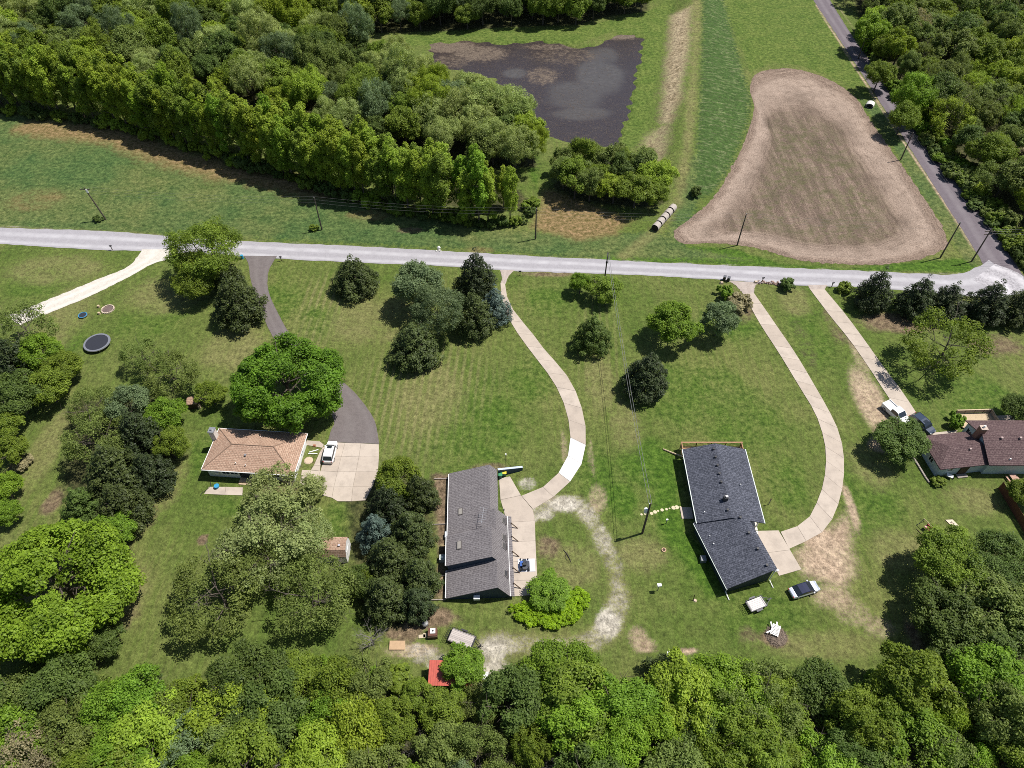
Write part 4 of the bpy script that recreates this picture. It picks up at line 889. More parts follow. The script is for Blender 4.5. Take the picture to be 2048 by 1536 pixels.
# hay bales in a row
bale_m = plain('hay_wrap', (.40, .355, .32), .8, var=.18, scale=5, bump=.05); bale_e = plain('hay_end', (.028, .020, .018), .95, var=.4, scale=8)
a, b = np.array(G(1309, 462)), np.array(G(1345, 421)); dd = (b - a) / np.linalg.norm(b - a); LBL = ['nearest to the road', 'second from the road', 'in the middle of the row', 'second from the far end', 'farthest from the road']
Lb = np.linalg.norm(b - a); step = Lb / 4.6
for q in range(5):
    t = thing('hay_bale', (*(a + dd * (step * (q + .35))), 0), math.atan2(dd[1], dd[0]), 'round hay bale in the row of five, ' + LBL[q], 'hay bale', 'row of round hay bales')
    hl = step * .40; r_ = .88; n_ = 22
    MB().loft([[(x_, rr_ * math.cos(k_ * 6.283 / n_), r_ * .97 + rr_ * math.sin(k_ * 6.283 / n_)) for k_ in range(n_)] for x_, rr_ in ((-hl, r_ * .97), (-hl * .85, r_), (0, r_ * 1.01), (hl * .85, r_), (hl, r_ * .97))]).obj('bale_body', bale_m, t)
    for sx in (-1, 1): MB().tube([(sx * hl, 0, r_ * .97), (sx * (hl + .03), 0, r_ * .97)], [r_ * .95, r_ * .82], n_).obj('bale_end', bale_e, t)

# ------------------------------------------------------------------ poles and lines
pole_w = plain('pole_wood', (.085, .068, .055), .9, var=.3); 
POLES = [((212, 439), 8.6, 'utility pole with a pale transformer, leaning in the meadow', 1), ((644, 460), 8.7, 'bare utility pole in the meadow above the broad maple', 0), ((1071, 478), 8.1, 'utility pole in front of the end of the tree row', 0), ((1474, 491), 8.4, 'utility pole at the edge of the tilled field by the lane', 0),
         ((1880, 516), 9.4, 'slim utility pole at the corner of the tilled field', 0), ((1943, 523), 8.5, 'dark utility pole with crossarms at the road junction', 2), ((1801, 320), 7.6, 'utility pole between the tilled field and the paved road', 0), ((1716, 118), 6.5, 'utility pole under the trees at the far end of the paved road', 1)]
tops = []
for (bp, hh, lb, arm) in POLES:
    t = thing('utility_pole', (*G(*bp), 0), 0, lb, 'pole', 'utility poles along the lanes'); lean = .55 if bp[0] == 212 else 0.
    lx = -lean * 2.2
    MB().tube([(0, 0, -.2), (lx * .5, 0, hh * .5), (lx, 0, hh)], [.17, .145, .11], 8).obj('pole', pole_w, t); tops.append(np.array((G(*bp)[0] + lx, G(*bp)[1], hh)))
    if arm: MB().b(lx - 1.1, lx + 1.1, -.06, .06, hh - .5, hh - .38).obj('crossarm', pole_w, t)
    if arm == 2: MB().b(lx - .9, lx + .9, -.06, .06, hh - 1.3, hh - 1.18).obj('crossarm', pole_w, t)
    if arm == 1 and lean: MB().cyl((lx + .25, 0, hh - 1.3), .22, .85, 10).obj('transformer', white_trim, t)
    for q in (-1, 0, 1): MB().cyl((lx + q * .8 * (arm > 0) + q * .06, 0, hh - .38 if arm else hh - .05 + .05 * abs(q)), .05, .18, 6).obj('insulator', galv, t)
sp = thing('service_pole', (*G(1284.5, 1066.5), 0), R(-8), 'tall dark pole with a white transformer between the grey and navy houses', 'pole')
MB().tube([(0, 0, -.2), (0, 0, 8.9)], [.19, .13], 8).obj('pole', pole_w, sp); MB().cyl((-.42, -.05, 6.4), .27, .95, 12).obj('transformer', plain('transformer_white', (.66, .68, .68), .5), sp); MB().cyl((-.12, 0, 8.6), .08, .3, 8).obj('insulator', white_trim, sp)
stop_ = np.array((*G(1284.5, 1066.5), 8.75))
rp = thing('roadside_pole', (*G(1209, 560), 0), 0, 'dark wooden pole standing behind the bright shrub by the gravel lane', 'pole'); MB().tube([(0, 0, -.2), (0, 0, 7.4)], [.16, .11], 8).obj('pole', pole_w, rp); MB().b(-.2, .2, -.1, .1, 4.6, 5.0).obj('meter_box', black_metal, rp)
rtop = np.array((*G(1209, 560), 7.3))
wire_m = plain('wire', (.20, .20, .20), .5)
def wire(a, b, sag, label, rad=.022):
    pts = [a + (b - a) * t - np.array((0, 0, sag * 4 * t * (1 - t))) for t in np.linspace(0, 1, 14)]
    tag(MB().tube(pts, rad, 4).obj('power_line', wire_m), label, 'power line', 'power lines')
for q in (-1, 1): wire(stop_ + (q * .22, 0, 0), rtop + (q * .15, 0, 0), 1.1, ('overhead wire from the service pole to the lane, ' + ('left' if q < 0 else 'right') + ' of the pair'), .03)
for (i_, j_), nm in (((0, 1), 'over the meadow'), ((1, 2), 'past the front of the tree row'), ((2, 3), 'above the hay bales'), ((3, 4), 'along the near end of the tilled field'), ((6, 5), 'beside the paved road')):
    for q, nn in ((-.35, 'lower'), (.0, 'middle'), (.35, 'upper')): wire(tops[i_] + (0, q, q * 1.6 - .5), tops[j_] + (0, q, q * 1.6 - .5), .9, f'{nn} of the utility wires {nm}', .009)
for q, nn in ((-.8, 'nearest'), (0, 'middle'), (.8, 'farthest')): wire(tops[5] + (0, q, -.3), tops[5] + np.array((34, q + 2, -.8)), .8, f'{nn} of the wires leaving the junction pole over the wood', .02)

# ------------------------------------------------------------------ mail boxes, bins and roadside things
def mailbox(p, label, col, rock=False):
    t = thing('mailbox', (*G(*p), 0), R(rnd.uniform(-20, 20)), label, 'mailbox', 'mailboxes along the gravel lane')
    MB().b(-.06, .06, -.06, .06, 0, 1.05).obj('post', dark_wood, t); MB().loft([[(x_, -.1, 1.05), (x_, .1, 1.05), (x_, .1, 1.2), (x_, .06, 1.28), (x_, -.06, 1.28), (x_, -.1, 1.2)] for x_ in (-.28, .28)]).obj('box', col, t); MB().b(.1, .12, .1, .13, 1.15, 1.38).obj('flag', plain('flag_red', (.4, .05, .04), .5), t)
for p, lb in (((225, 500), 'black mailbox beside the white gravel drive'), ((563, 522), 'dark mailbox at the mouth of the asphalt drive'), ((1040, 551), 'leaning dark mailbox right of the curved concrete drive'), ((1524, 564), 'dark mailbox beside the rock bed at the stone apron'), ((1663, 574), 'black mailbox at the mouth of the drive to the maroon house')): mailbox(p, lb, black_metal)
tag(MB().cyl((0, 0, 0), .3, .8, 12, .34).cyl((0, 0, .8), .34, .08, 12).obj('blue_barrel', plain('barrel_blue', (.03, .25, .42), .5), loc=(*G(485, 517), 0)), 'bright blue barrel beside the lane under the loose tree', 'barrel')
def bin_(p, rz, label, body, lid):
    t = thing('wheeled_bin', (*G(*p), 0), rz, label, 'bin', 'wheeled bins')
    MB().loft([[(-.24, -.24, .08), (.24, -.24, .08), (.24, .24, .08), (-.24, .24, .08)], [(-.3, -.32, 1.0), (.3, -.32, 1.0), (.3, .32, 1.0), (-.3, .32, 1.0)]]).obj('body', body, t)
    MB().box((0, -.02, 1.04), (.66, .72, .08)).box((0, .33, 1.02), (.5, .06, .06)).obj('lid', lid, t)
    for sx in (-1, 1): MB().tube([(sx * .24, .26, .12), (sx * .3, .26, .12)], .12, 10).obj('wheel', rubber, t)
blk = plain('bin_black', (.03, .03, .035), .5); lidm = plain('bin_lid', (.10, .10, .115), .5)
bin_((1448, 560), R(-20), 'black wheeled bin at the lane, the one farther from the stone apron', blk, lidm); bin_((1456, 562), R(-20), 'black wheeled bin at the lane, the one beside the stone apron', blk, lidm)
bin_((1001, 955), R(0), 'green wheeled bin at the back corner of the grey house', plain('bin_green', (.02, .13, .06), .5), plain('lid_green', (.04, .22, .10), .5)); bin_((1009, 951), R(0), 'green wheeled bin with a yellow lid by the retaining wall', MATS['bin_green'], plain('lid_yellow', (.62, .50, .04), .5))
hy = thing('painted_marker', (*G(878, 500), 0), 0, 'white painted post with pale rocks at the edge of the gravel lane', 'marker')
MB().cyl((0, 0, 0), .22, .9, 10, .18).cyl((0, 0, .9), .26, .12, 10, .1).box((0, 0, .62), (.75, .22, .22)).obj('post', white_trim, hy)
for q in range(7): MB().box((rnd.uniform(-.7, .6), rnd.uniform(-.6, -.1), .12), (.42, .36, .3), rz=rnd.random() * 3, taper=.6).obj('rock', plain('white_rock', (.68, .66, .60), .8), hy)
rb = thing('rock_bed', (*G(1535, 566), 0), R(-6), 'low bed of reddish rocks beside the stone apron', 'rock bed')
for q in range(34): MB().box((rnd.uniform(-2.0, 3.2), rnd.uniform(-.5, .5), .1), (rnd.uniform(.3, .7), rnd.uniform(.25, .5), .3), rz=rnd.random() * 3, taper=.6).obj('rock', plain('red_rock', (.30, .21, .17), .9, var=.3, objrand=.7), rb)
MB().box((-2.5, -.2, .2), (.8, .6, .5), taper=.7).obj('boulder', plain('pale_boulder', (.48, .38, .28), .9), rb)
tag(MB().box((0, 0, .2), (.8, .6, .45), taper=.65).obj('sandstone_boulder', plain('pale_boulder', (.48, .38, .28), .9), loc=(*G(1443, 567), 0)), 'pale boulder on the verge below the two black bins', 'boulder')
cu = thing('culvert_pipe', (*G(1739, 213), 0), head(G(1737, 215), G(1742, 205)), 'white concrete culvert end in the ditch by the paved road', 'culvert')
m = MB(); m.loft([[(x_, 1.1 * math.cos(a), .55 + .75 * math.sin(a)) for a in np.linspace(0, 6.283, 20, endpoint=False)] for x_ in (-1.1, 1.0)], cap=False); m.loft([[(x_, .85 * math.cos(a), .55 + .55 * math.sin(a)) for a in np.linspace(0, 6.283, 20, endpoint=False)] for x_ in (1.0, -1.1)], cap=False)
m.obj('pipe_wall', plain('culvert_concrete', (.55, .54, .52), .8), cu); MB().tube([(-.9, 0, .55), (-.88, 0, .55)], .7, 16).obj('pipe_mouth', plain('pipe_dark', (.01, .01, .01), .9), cu)

# ------------------------------------------------------------------ yard things
rw = thing('retaining_wall', (0, 0, 0), 0, 'low slate-blue retaining wall at the back of the grey house', 'wall')
a, b = np.array(G(996, 952)), np.array(G(1045, 940)); d = (b - a) / np.linalg.norm(b - a); n_ = np.array((-d[1], d[0]))
MB().loft([[(*(p + n_ * o), zz) for o, zz in ((-.12, 0), (.12, 0), (.12, ht), (-.12, ht))] for p, ht in ((a, 1.9), (b, .9))]).obj('wall', navy_wall, rw)
MB().loft([[(*(p + n_ * o), zz) for o, zz in ((-.18, ht), (.18, ht), (.18, ht + .08), (-.18, ht + .08))] for p, ht in ((a, 1.9), (b, .9))]).obj('coping', plain('coping_blue', (.42, .48, .58), .6), rw)
lp = thing('yard_lamp', (*G(1012, 941), 0), 0, 'thin dark lamp post behind the grey house', 'lamp'); MB().tube([(0, 0, 0), (0, 0, 4.6)], .05, 6).obj('post', black_metal, lp); MB().cyl((0, 0, 4.55), .12, .25, 8).obj('lamp_head', white_trim, lp)
ac = thing('air_conditioner', (*G(885, 1120), 0), 0, 'white air conditioner on the bare strip left of the grey house', 'air conditioner')
MB().b(-.42, .42, -.42, .42, 0, .95).obj('case', plain('ac_case', (.55, .57, .56), .5), ac); MB().ring((0, 0), .22, .36, .95, .99, 20).obj('fan_guard', plain('guard_green', (.25, .33, .30), .5), ac); MB().cyl((0, 0, .95), .2, .03, 12).obj('fan_hub', white_trim, ac)
kb = thing('blue_kettle', (*G(435, 975), 0), 0, 'bright blue tub on the patio of the tan-roofed house', 'tub'); MB().cyl((0, 0, 0), .3, .55, 14, .38).obj('tub', plain('tub_blue', (.04, .27, .48), .4), kb); MB().ring((0, 0), .34, .42, .52, .58, 20).obj('rim', MATS['tub_blue'], kb)
hz_ = thing('garden_hose', (0, 0, 0), 0, 'black hose curving off the end of the patio onto the grass', 'hose'); MB().tube([(*q, .09) for q in smooth_line(GP([(421, 964), (421, 972), (414, 980), (405, 986), (401, 991)]), 16)], .045, 6).obj('hose', black_metal, hz_)
for p, lb in (((619, 905), 'white board leaning across the bed beside the path, upper of two'), ((617, 908), 'white board leaning across the bed beside the path, lower of two')):
    a, b = np.array(G(*p)), np.array(G(p[0] + 18, p[1] - (5 if p[1] == 905 else 0))); mm = (a + b) / 2
    tag(MB().box((0, 0, .1), (np.linalg.norm(b - a), .16, .1)).obj('white_board', white_trim, loc=(*mm, 0), rz=head(a, b)), lb, 'board', 'boards by the path')
tag(MB().box((0, 0, .15), (.55, .45, .35), taper=.6).obj('terracotta_pot', plain('pot', (.34, .15, .09), .8), loc=(*G(629, 892), 0)), 'reddish pot in the small bed beside the path', 'pot')
tag(MB().cyl((0, 0, 0), .8, .14, 9, .6).obj('flat_boulder', plain('pale_boulder', (.48, .38, .28), .9), loc=(*G(617, 921), 0)), 'flat pale boulder against the white wall by the car', 'boulder')
# posts with boxes on the lawn
def boxpost(p, label, wd, hh, mat):
    t = thing('post_box', (*G(*p), 0), R(5), label, 'box on a post'); MB().b(-.04, .04, -.04, .04, 0, hh).obj('post', grey_wood, t); MB().box((0, .0, hh + wd * .3), (wd, wd * .8, wd * .6)).obj('box', mat, t)
boxpost((1315, 1181), 'white box on a post on the open lawn', .6, 1.6, white_trim); boxpost((1332, 1047), 'small white feeder on a post near the stepping stones', .3, 1.1, white_trim); boxpost((1336, 1312), 'white box on a post in front of the dark wood', .55, .8, white_trim)
boxpost((1537, 1009), 'dark birdhouse on a post on the lawn behind the navy roof', .22, 1.5, dark_wood)
st_ = thing('leaning_post', (*G(1386, 1201), 0), R(30), 'short dark post beside a pale stone on the lawn', 'post'); MB().tube([(0, 0, 0), (.25, .25, 1.3)], .06, 6).obj('post', dark_wood, st_); MB().cyl((.25, -.15, 0), .3, .16, 8, .2).obj('stone', plain('pale_boulder', (.48, .38, .28), .9), st_)
pr_ = thing('planter_ring', (*G(1327.5, 1100.5), 0), 0, 'terracotta ring set in the grass on the open lawn', 'planter'); MB().ring((0, 0), .24, .36, 0, .2, 20).obj('rim', plain('pale_terracotta', (.50, .33, .22), .8), pr_); MB().cyl((0, 0, 0), .24, .08, 14).obj('soil', plain('pot_soil', (.07, .05, .035), .9), pr_)
ss = thing('stepping_stones', (0, 0, 0), 0, 'line of pale stepping stones leading to the navy house', 'stepping stones')
for px_, py_, r_ in ((1283, 1029, .22), (1290, 1028, .2), (1303, 1027, .3), (1310, 1024, .34), (1316, 1022, .2), (1324, 1020, .3), (1333, 1018.5, .24), (1339, 1017, .16), (1347, 1015.5, .38), (1353.5, 1014.5, .38), (1361, 1014.5, .2)): MB().cyl((*G(px_, py_), 0), r_, .05, 9, r_ * .9).obj('stone', plain('step_stone', (.52, .46, .31), .85, var=.2, objrand=.5), ss)
# burn pile
bp = thing('burn_pile', (*G(1552, 1272), 0), 0, 'round heap of brush and ash on the grass with white timber on top', 'brush pile')
m = MB()
for q in range(260):
    r_ = 1.5 * math.sqrt(rnd.random()); a = rnd.random() * 6.28; L_ = rnd.uniform(.3, .9); t = rnd.random() * 6.28; zz = .45 * (1 - r_ / 1.6) + .03; x_, y_ = r_ * math.cos(a), r_ * math.sin(a)
    m.tube([(x_ - L_ / 2 * math.cos(t), y_ - L_ / 2 * math.sin(t), zz), (x_ + L_ / 2 * math.cos(t), y_ + L_ / 2 * math.sin(t), zz + rnd.uniform(-.05, .15))], rnd.uniform(.012, .035), 3)
m.obj('twigs', plain('brush', (.20, .155, .12), .95, var=.5, scale=1.5), bp)['kind'] = 'stuff'
MB().cyl((0, 0, 0), 1.5, .4, 18, .3).obj('ash_heap', plain('heap', (.16, .125, .10), .95, var=.4), bp)
pa = thing('wooden_pallet', (*G(1551, 1260, .6), .55), R(62), 'white slatted pallet lying on the brush pile', 'pallet')
for q in range(8): MB().box((-.75 + q * .215, 0, .08), (.13, 1.15, .03)).obj('slat', white_trim, pa)
for q in (-.5, 0, .5): MB().box((0, q, .02), (1.7, .09, .09)).obj('runner', white_trim, pa)
for px_, py_, rz_, L_, lb in ((1543.5, 1252, 92, 1.2, 'thin white board standing up from the brush pile'), (1554, 1250, 84, .9, 'broad white board behind the pallet'), (1538, 1263, 20, .8, 'white board leaning off the brush pile')):
    tag(MB().box((0, 0, 0), (L_, .2, .05), ry=R(-14)).obj('scrap_board', white_trim, loc=(*G(px_, py_, .5), .5), rz=R(rz_)), lb, 'board', 'boards on the brush pile')
# grill, stove and boards behind the grey house
gr = thing('kettle_grill', (*G(851, 1251), 0), 0, 'domed grey kettle grill on the bare ground', 'grill'); MB().loft([[(r_ * math.cos(a), r_ * math.sin(a), zz) for a in np.linspace(0, 6.283, 16, endpoint=False)] for r_, zz in ((.2, .35), (.45, .55), (.5, .75), (.42, .95), (.2, 1.05), (.02, 1.07))]).obj('bowl', plain('grill_grey', (.17, .17, .17), .4, spec=.6), gr)
for q in range(3): MB().tube([(.3 * math.cos(q * 2.1), .3 * math.sin(q * 2.1), .5), (.42 * math.cos(q * 2.1), .42 * math.sin(q * 2.1), 0)], .025, 5).obj('leg', black_metal, gr)
sv = thing('brick_smoker', (*G(866, 1268), 0), R(3), 'brown brick smoker with a white cap and dark flue', 'smoker'); MB().b(-.65, .65, -.6, .55, 0, .9).obj('body', plain('smoker_brick', (.12, .055, .04), .85, var=.4), sv); MB().b(-.3, .4, -.3, .45, .9, 1.0).obj('cap', white_trim, sv); MB().cyl((.05, .08, 1.0), .14, .05, 10).obj('flue', black_metal, sv); MB().b(-.7, .7, -.75, -.62, 0, .7).obj('front_shelf', dark_wood, sv)
for p, d_, lb in (((844, 1273), (.95, .5), 'pale plank lying beside the brick smoker'), ((850, 1271), (.5, .6), 'grey paving block beside the brick smoker')): tag(MB().box((0, 0, .05), (*d_, .1)).obj('loose_plank' if d_[0] > .6 else 'paving_block', plain('plank_tan', (.48, .40, .29), .8), loc=(*G(*p), 0), rz=R(6)), lb, 'plank' if d_[0] > .6 else 'block')
tag(MB().box((0, 0, .22), (2.2, 1.2, .05), rx=R(12)).obj('plywood_sheet', plain('plywood', (.44, .30, .18), .8, var=.15), loc=(*G(795, 1292), .1), rz=R(0)), 'tan plywood sheet leaning at the edge of the wood', 'plywood')
tag(MB().box((0, 0, .6), (1.1, 1.0, .7), taper=.92).obj('white_tarp_stack', plain('tarp_white', (.66, .64, .66), .6, var=.1), loc=(*G(972, 1356), 0), rz=R(10)), 'white covered stack among the trees beside the red roof', 'stack')
tag(MB().tube([(0, 0, .06), (.5, -.7, .1), (.9, -1.6, .08), (1.1, -2.3, .06)], [.05, .07, .05, .02], 5).tube([(.4, -.6, .1), (.2, -1.3, .12), (.5, -1.8, .06)], .025, 4).tube([(.6, -.9, .1), (.9, -1.0, .3)], .03, 4).obj('fallen_branch', plain('branch_dark', (.05, .042, .038), .9), loc=(*G(1127, 1100), 0)), 'dark fallen branch on the grass inside the gravel loop', 'branch')
# swing frame and slab on the right lawn
sw = thing('swing_frame', (*G(1855, 1068), 0), R(-62), 'metal frame with red seats standing on the lawn by the dark trees', 'swing')
MB().tube([(-1.9, .45, 1.5), (2.1, .45, 1.5)], .05, 6).obj('top_rail', pale_wood, sw)
for xx in (-1.85, 2.05):
    for yy in (-.35, 1.25): MB().tube([(xx, .45, 1.5), (xx, yy, 0)], .045, 5).obj('leg', grey_wood, sw)
MB().box((-.6, .3, .62), (.95, .55, .1)).box((-.6, .62, .85), (.95, .1, .45)).obj('seat', plain('seat_red', (.36, .05, .05), .6), sw); MB().box((-.9, .3, .68), (.25, .5, .06)).obj('cushion', plain('cushion_pink', (.62, .36, .36), .7), sw)
MB().b(-1.4, 1.9, -.9, -.82, 0, .1).obj('ground_bar', dark_wood, sw)
wc = thing('concrete_cover', (*G(1903.5, 1046.5), 0), R(3), 'cream square concrete cover with a dark three-armed bracket', 'cover'); MB().prism([(-.8, .6), (.35, .6), (.85, -.6), (-.3, -.6)], 0, .12).obj('slab', plain('cream_concrete', (.56, .47, .36), .8), wc)
MB().tube([(0, 0, .14), (-.32, .08, .14)], .04, 4).tube([(0, 0, .14), (.08, .3, .14)], .04, 4).tube([(0, 0, .14), (.28, -.2, .14)], .04, 4).obj('bracket', black_metal, wc)
# brown board fence
a, b = np.array(G(1996, 976)), np.array(G(2056, 1078)); L_ = np.linalg.norm(b - a)
fe = thing('board_fence', (*a, 0), head(a, b), 'tall red-brown board fence running out of the picture', 'fence'); fm = plain('fence_brown', (.13, .048, .025), .85, var=.3, scale=4, objrand=.4)
n_ = int(L_ / .2); bd_ = MB().box((0, 0, .9), (.185, .03, 1.8)).mesh('fence_board', fm)
for q in range(n_): link('board', bd_, fe, (q * .2 + .1, 0, rnd.uniform(-.02, .02)))
for zz in (.4, 1.4): MB().box((L_ / 2, .05, zz), (L_, .05, .1)).obj('rail', fm, fe)
for q in range(int(L_ / 2.4) + 1): MB().box((q * 2.4, .1, .92), (.1, .1, 1.84)).obj('post', dark_wood, fe)
bn = thing('picnic_bench', (*G(2026, 963), 0), head(G(2020, 955), G(2035, 975)), 'pink-brown plank table with benches behind the board fence', 'table')
for q in range(5): MB().box((0, -.4 + q * .2, .74), (2.0, .18, .05)).obj('plank', plain('pink_wood', (.42, .26, .20), .8, objrand=.4), bn)
for sy in (-1, 1): MB().box((0, sy * .85, .42), (2.0, .28, .05)).obj('bench', MATS['pink_wood'], bn)
for sx in (-1, 1): MB().tube([(sx * .7, -.85, .4), (sx * .7, .85, .4)], .04, 4).tube([(sx * .7, -.3, .72), (sx * .7, -.7, 0)], .04, 4).tube([(sx * .7, .3, .72), (sx * .7, .7, 0)], .04, 4).obj('leg', grey_wood, bn)
wb = thing('wheelbarrow', (*G(1897, 955), 0), R(-30), 'white wheelbarrow by the shaded wall of the maroon house', 'wheelbarrow'); MB().loft([[(-.35, -.2, .3), (.3, -.2, .3), (.3, .2, .3), (-.35, .2, .3)], [(-.5, -.33, .6), (.5, -.33, .6), (.5, .33, .6), (-.5, .33, .6)]]).obj('tray', white_trim, wb)
MB().tube([(.6, 0, .2), (.6, .06, .2)], .2, 12).obj('wheel', rubber, wb); MB().tube([(.6, .03, .2), (-.3, .25, .3), (-.95, .28, .55)], .03, 5).tube([(.6, .03, .2), (-.3, -.25, .3), (-.95, -.28, .55)], .03, 5).obj('handle', grey_wood, wb)
tm = thing('timber_edging', (0, 0, 0), 0, 'weathered timber edging of the shaded bed beside the maroon house', 'edging')
q_ = GP([(1814, 897), (1826, 916), (1838, 935), (1850, 955), (1858, 966)])
for p0, p1 in zip(q_[:-1], q_[1:]): MB().box(((p0[0] + p1[0]) / 2, (p0[1] + p1[1]) / 2, .13), (math.dist(p0, p1) - .05, .28, .26), rz=head(p0, p1)).obj('timber', grey_wood, tm)
tag(MB().tube([(0, 0, .15), (1.6, -.9, .2), (3.3, -2.0, .6)], [.12, .14, .12], 6).obj('drain_pipe', pale_wood, loc=(*G(1326, 899), 0)), 'pale pipe running down from the deck corner to the grass', 'pipe')

# ------------------------------------------------------------------ trees
LM = {
 'maple': leafmat('leaf_maple', (.042, .098, .007), (.115, .195, .018)), 'bright': leafmat('leaf_bright', (.078, .142, .009), (.175, .250, .025)),
 'mid': leafmat('leaf_mid', (.058, .104, .010), (.155, .192, .025)), 'row': leafmat('leaf_row', (.096, .148, .010), (.225, .280, .032)),
 'willow': leafmat('leaf_willow', (.135, .175, .050), (.255, .290, .100)), 'olive': leafmat('leaf_olive', (.062, .092, .017), (.148, .180, .046)),
 'cedar': leafmat('leaf_cedar', (.022, .038, .008), (.068, .084, .022), trans=.15), 'cedar_dark': leafmat('leaf_cedar_dark', (.013, .026, .008), (.042, .056, .017), trans=.12),
 'spruce': leafmat('leaf_spruce', (.035, .062, .048), (.098, .138, .112), trans=.15), 'grey': leafmat('leaf_grey', (.060, .095, .040), (.140, .180, .086)),
 'pale': leafmat('leaf_pale', (.105, .135, .040), (.225, .255, .100)), 'dark': leafmat('leaf_dark', (.034, .064, .012), (.098, .132, .030)),
 'lime': leafmat('leaf_lime', (.17, .33, .006), (.34, .52, .02)), 'brown': leafmat('leaf_brown', (.12, .105, .055), (.23, .20, .115)), 'fresh': leafmat('leaf_fresh', (.062, .125, .010), (.145, .215, .022)),
}
bark = plain('bark', (.095, .078, .062), .95, var=.35, scale=2); pale_bark = plain('pale_bark', (.30, .27, .24), .9, var=.3, scale=2); twig_grey = plain('grey_twigs', (.19, .175, .155), .95, var=.3)
def unit(v): return v / (np.linalg.norm(v, axis=-1, keepdims=True) + 1e-9)
def crown_mesh(name, seed, clumps, per, leaf, aspect=.62, droop=0., up=.65, shell=(.55, 1.05), rag=.6, zst=1.):
    """leaf quads over a set of clumps (x, y, z, radius, outward direction)"""
    g = np.random.default_rng(seed); C = np.array([c[:3] for c in clumps]); Rc = np.array([c[3] for c in clumps]); O = unit(np.array([c[4] for c in clumps], float))
    n = np.maximum(4, (per * (Rc / Rc.mean()) ** 2).astype(int)); ix = np.repeat(np.arange(len(C)), n); N = len(ix)
    d = unit(g.normal(size=(N, 3)) + .55 * O[ix] + np.array((0, 0, .25))); r = Rc[ix] * g.uniform(*shell, N)
    p = C[ix] + d * r[:, None] * np.array((1, 1, zst))
    nrm = unit(d * .55 + O[ix] * .25 + np.array((0, 0, up)) + rag * g.normal(size=(N, 3)) * .6)
    t = g.normal(size=(N, 3)); t[:, 2] -= droop * 3; a = unit(t - (t * nrm).sum(1, keepdims=True) * nrm); b = np.cross(nrm, a)
    s = leaf * g.uniform(.6, 1.3, N)[:, None]
    v = np.stack([p - a * s, p + b * s * aspect, p + a * s, p - b * s * aspect], 1).reshape(-1, 3)
    me = grid_mesh(name, v, np.arange(N * 4).reshape(-1, 4), LM['mid'])
    ct = g.normal(0, .16, len(C)); layer(me, 'tint', np.clip(.5 + ct[ix] + g.normal(0, .17, N), 0, 1), 'FACE')
    return me
def lobed(seed, Rn, zc, hz, nl=8, sub=13, lr=.50, sr=.36, low=-.25):
    g = np.random.default_rng(seed); cl = []; off = g.normal(size=2) * Rn * .07; dirs = [np.array((g.normal() * .15, g.normal() * .15, 1.))]
    for q in range(nl - 1):
        a = q * 2.4 + g.uniform(-.3, .3); e = g.uniform(low, .75); dirs.append(np.array((math.cos(a) * math.cos(e), math.sin(a) * math.cos(e), math.sin(e))))
    for d in dirs:
        r = Rn * lr * g.uniform(.62, 1.25); c = np.array((off[0], off[1], zc)) + d * np.array((Rn - r * .9, Rn - r * .9, hz - r * .8)) * g.uniform(.78, 1.12)
        for q in range(sub):
            e = unit(g.normal(size=3) + d * .9 + np.array((0, 0, .25))); rc = r * sr * g.uniform(.7, 1.25)
            cl.append((*(c + e * r * g.uniform(.72, 1.)), rc, e))
        cl.append((*c, r * .7, d))
    return cl
def conical(seed, Rn, Ht, n=70, pw=.7, base=.06, sr=.24, lump=.18):
    g = np.random.default_rng(seed); cl = []
    for q in range(n):
        t = 1 - math.sqrt(1 - (q + .5) / n * .985); t = base + t * (1 - base); a = q * 2.39996 + g.uniform(-.3, .3)
        rr_ = Rn * (1 - t) ** pw * min(1, .55 + (t - base) * 3.2) * (1 + g.uniform(-lump, lump)); rc = Rn * sr * (1 - .45 * t) * g.uniform(.75, 1.25)
        rr_ = max(0, rr_ - rc * .4); o = np.array((math.cos(a), math.sin(a), .55 + t)); cl.append((math.cos(a) * rr_, math.sin(a) * rr_, Ht * t * .96, rc, o))
    for q in range(6): cl.append((0, 0, Ht * (.15 + .13 * q), Rn * .42 * (1 - q * .12), (0, 0, 1)))
    cl.append((0, 0, Ht * .97, Rn * .11, (0, 0, 1)))
    return cl
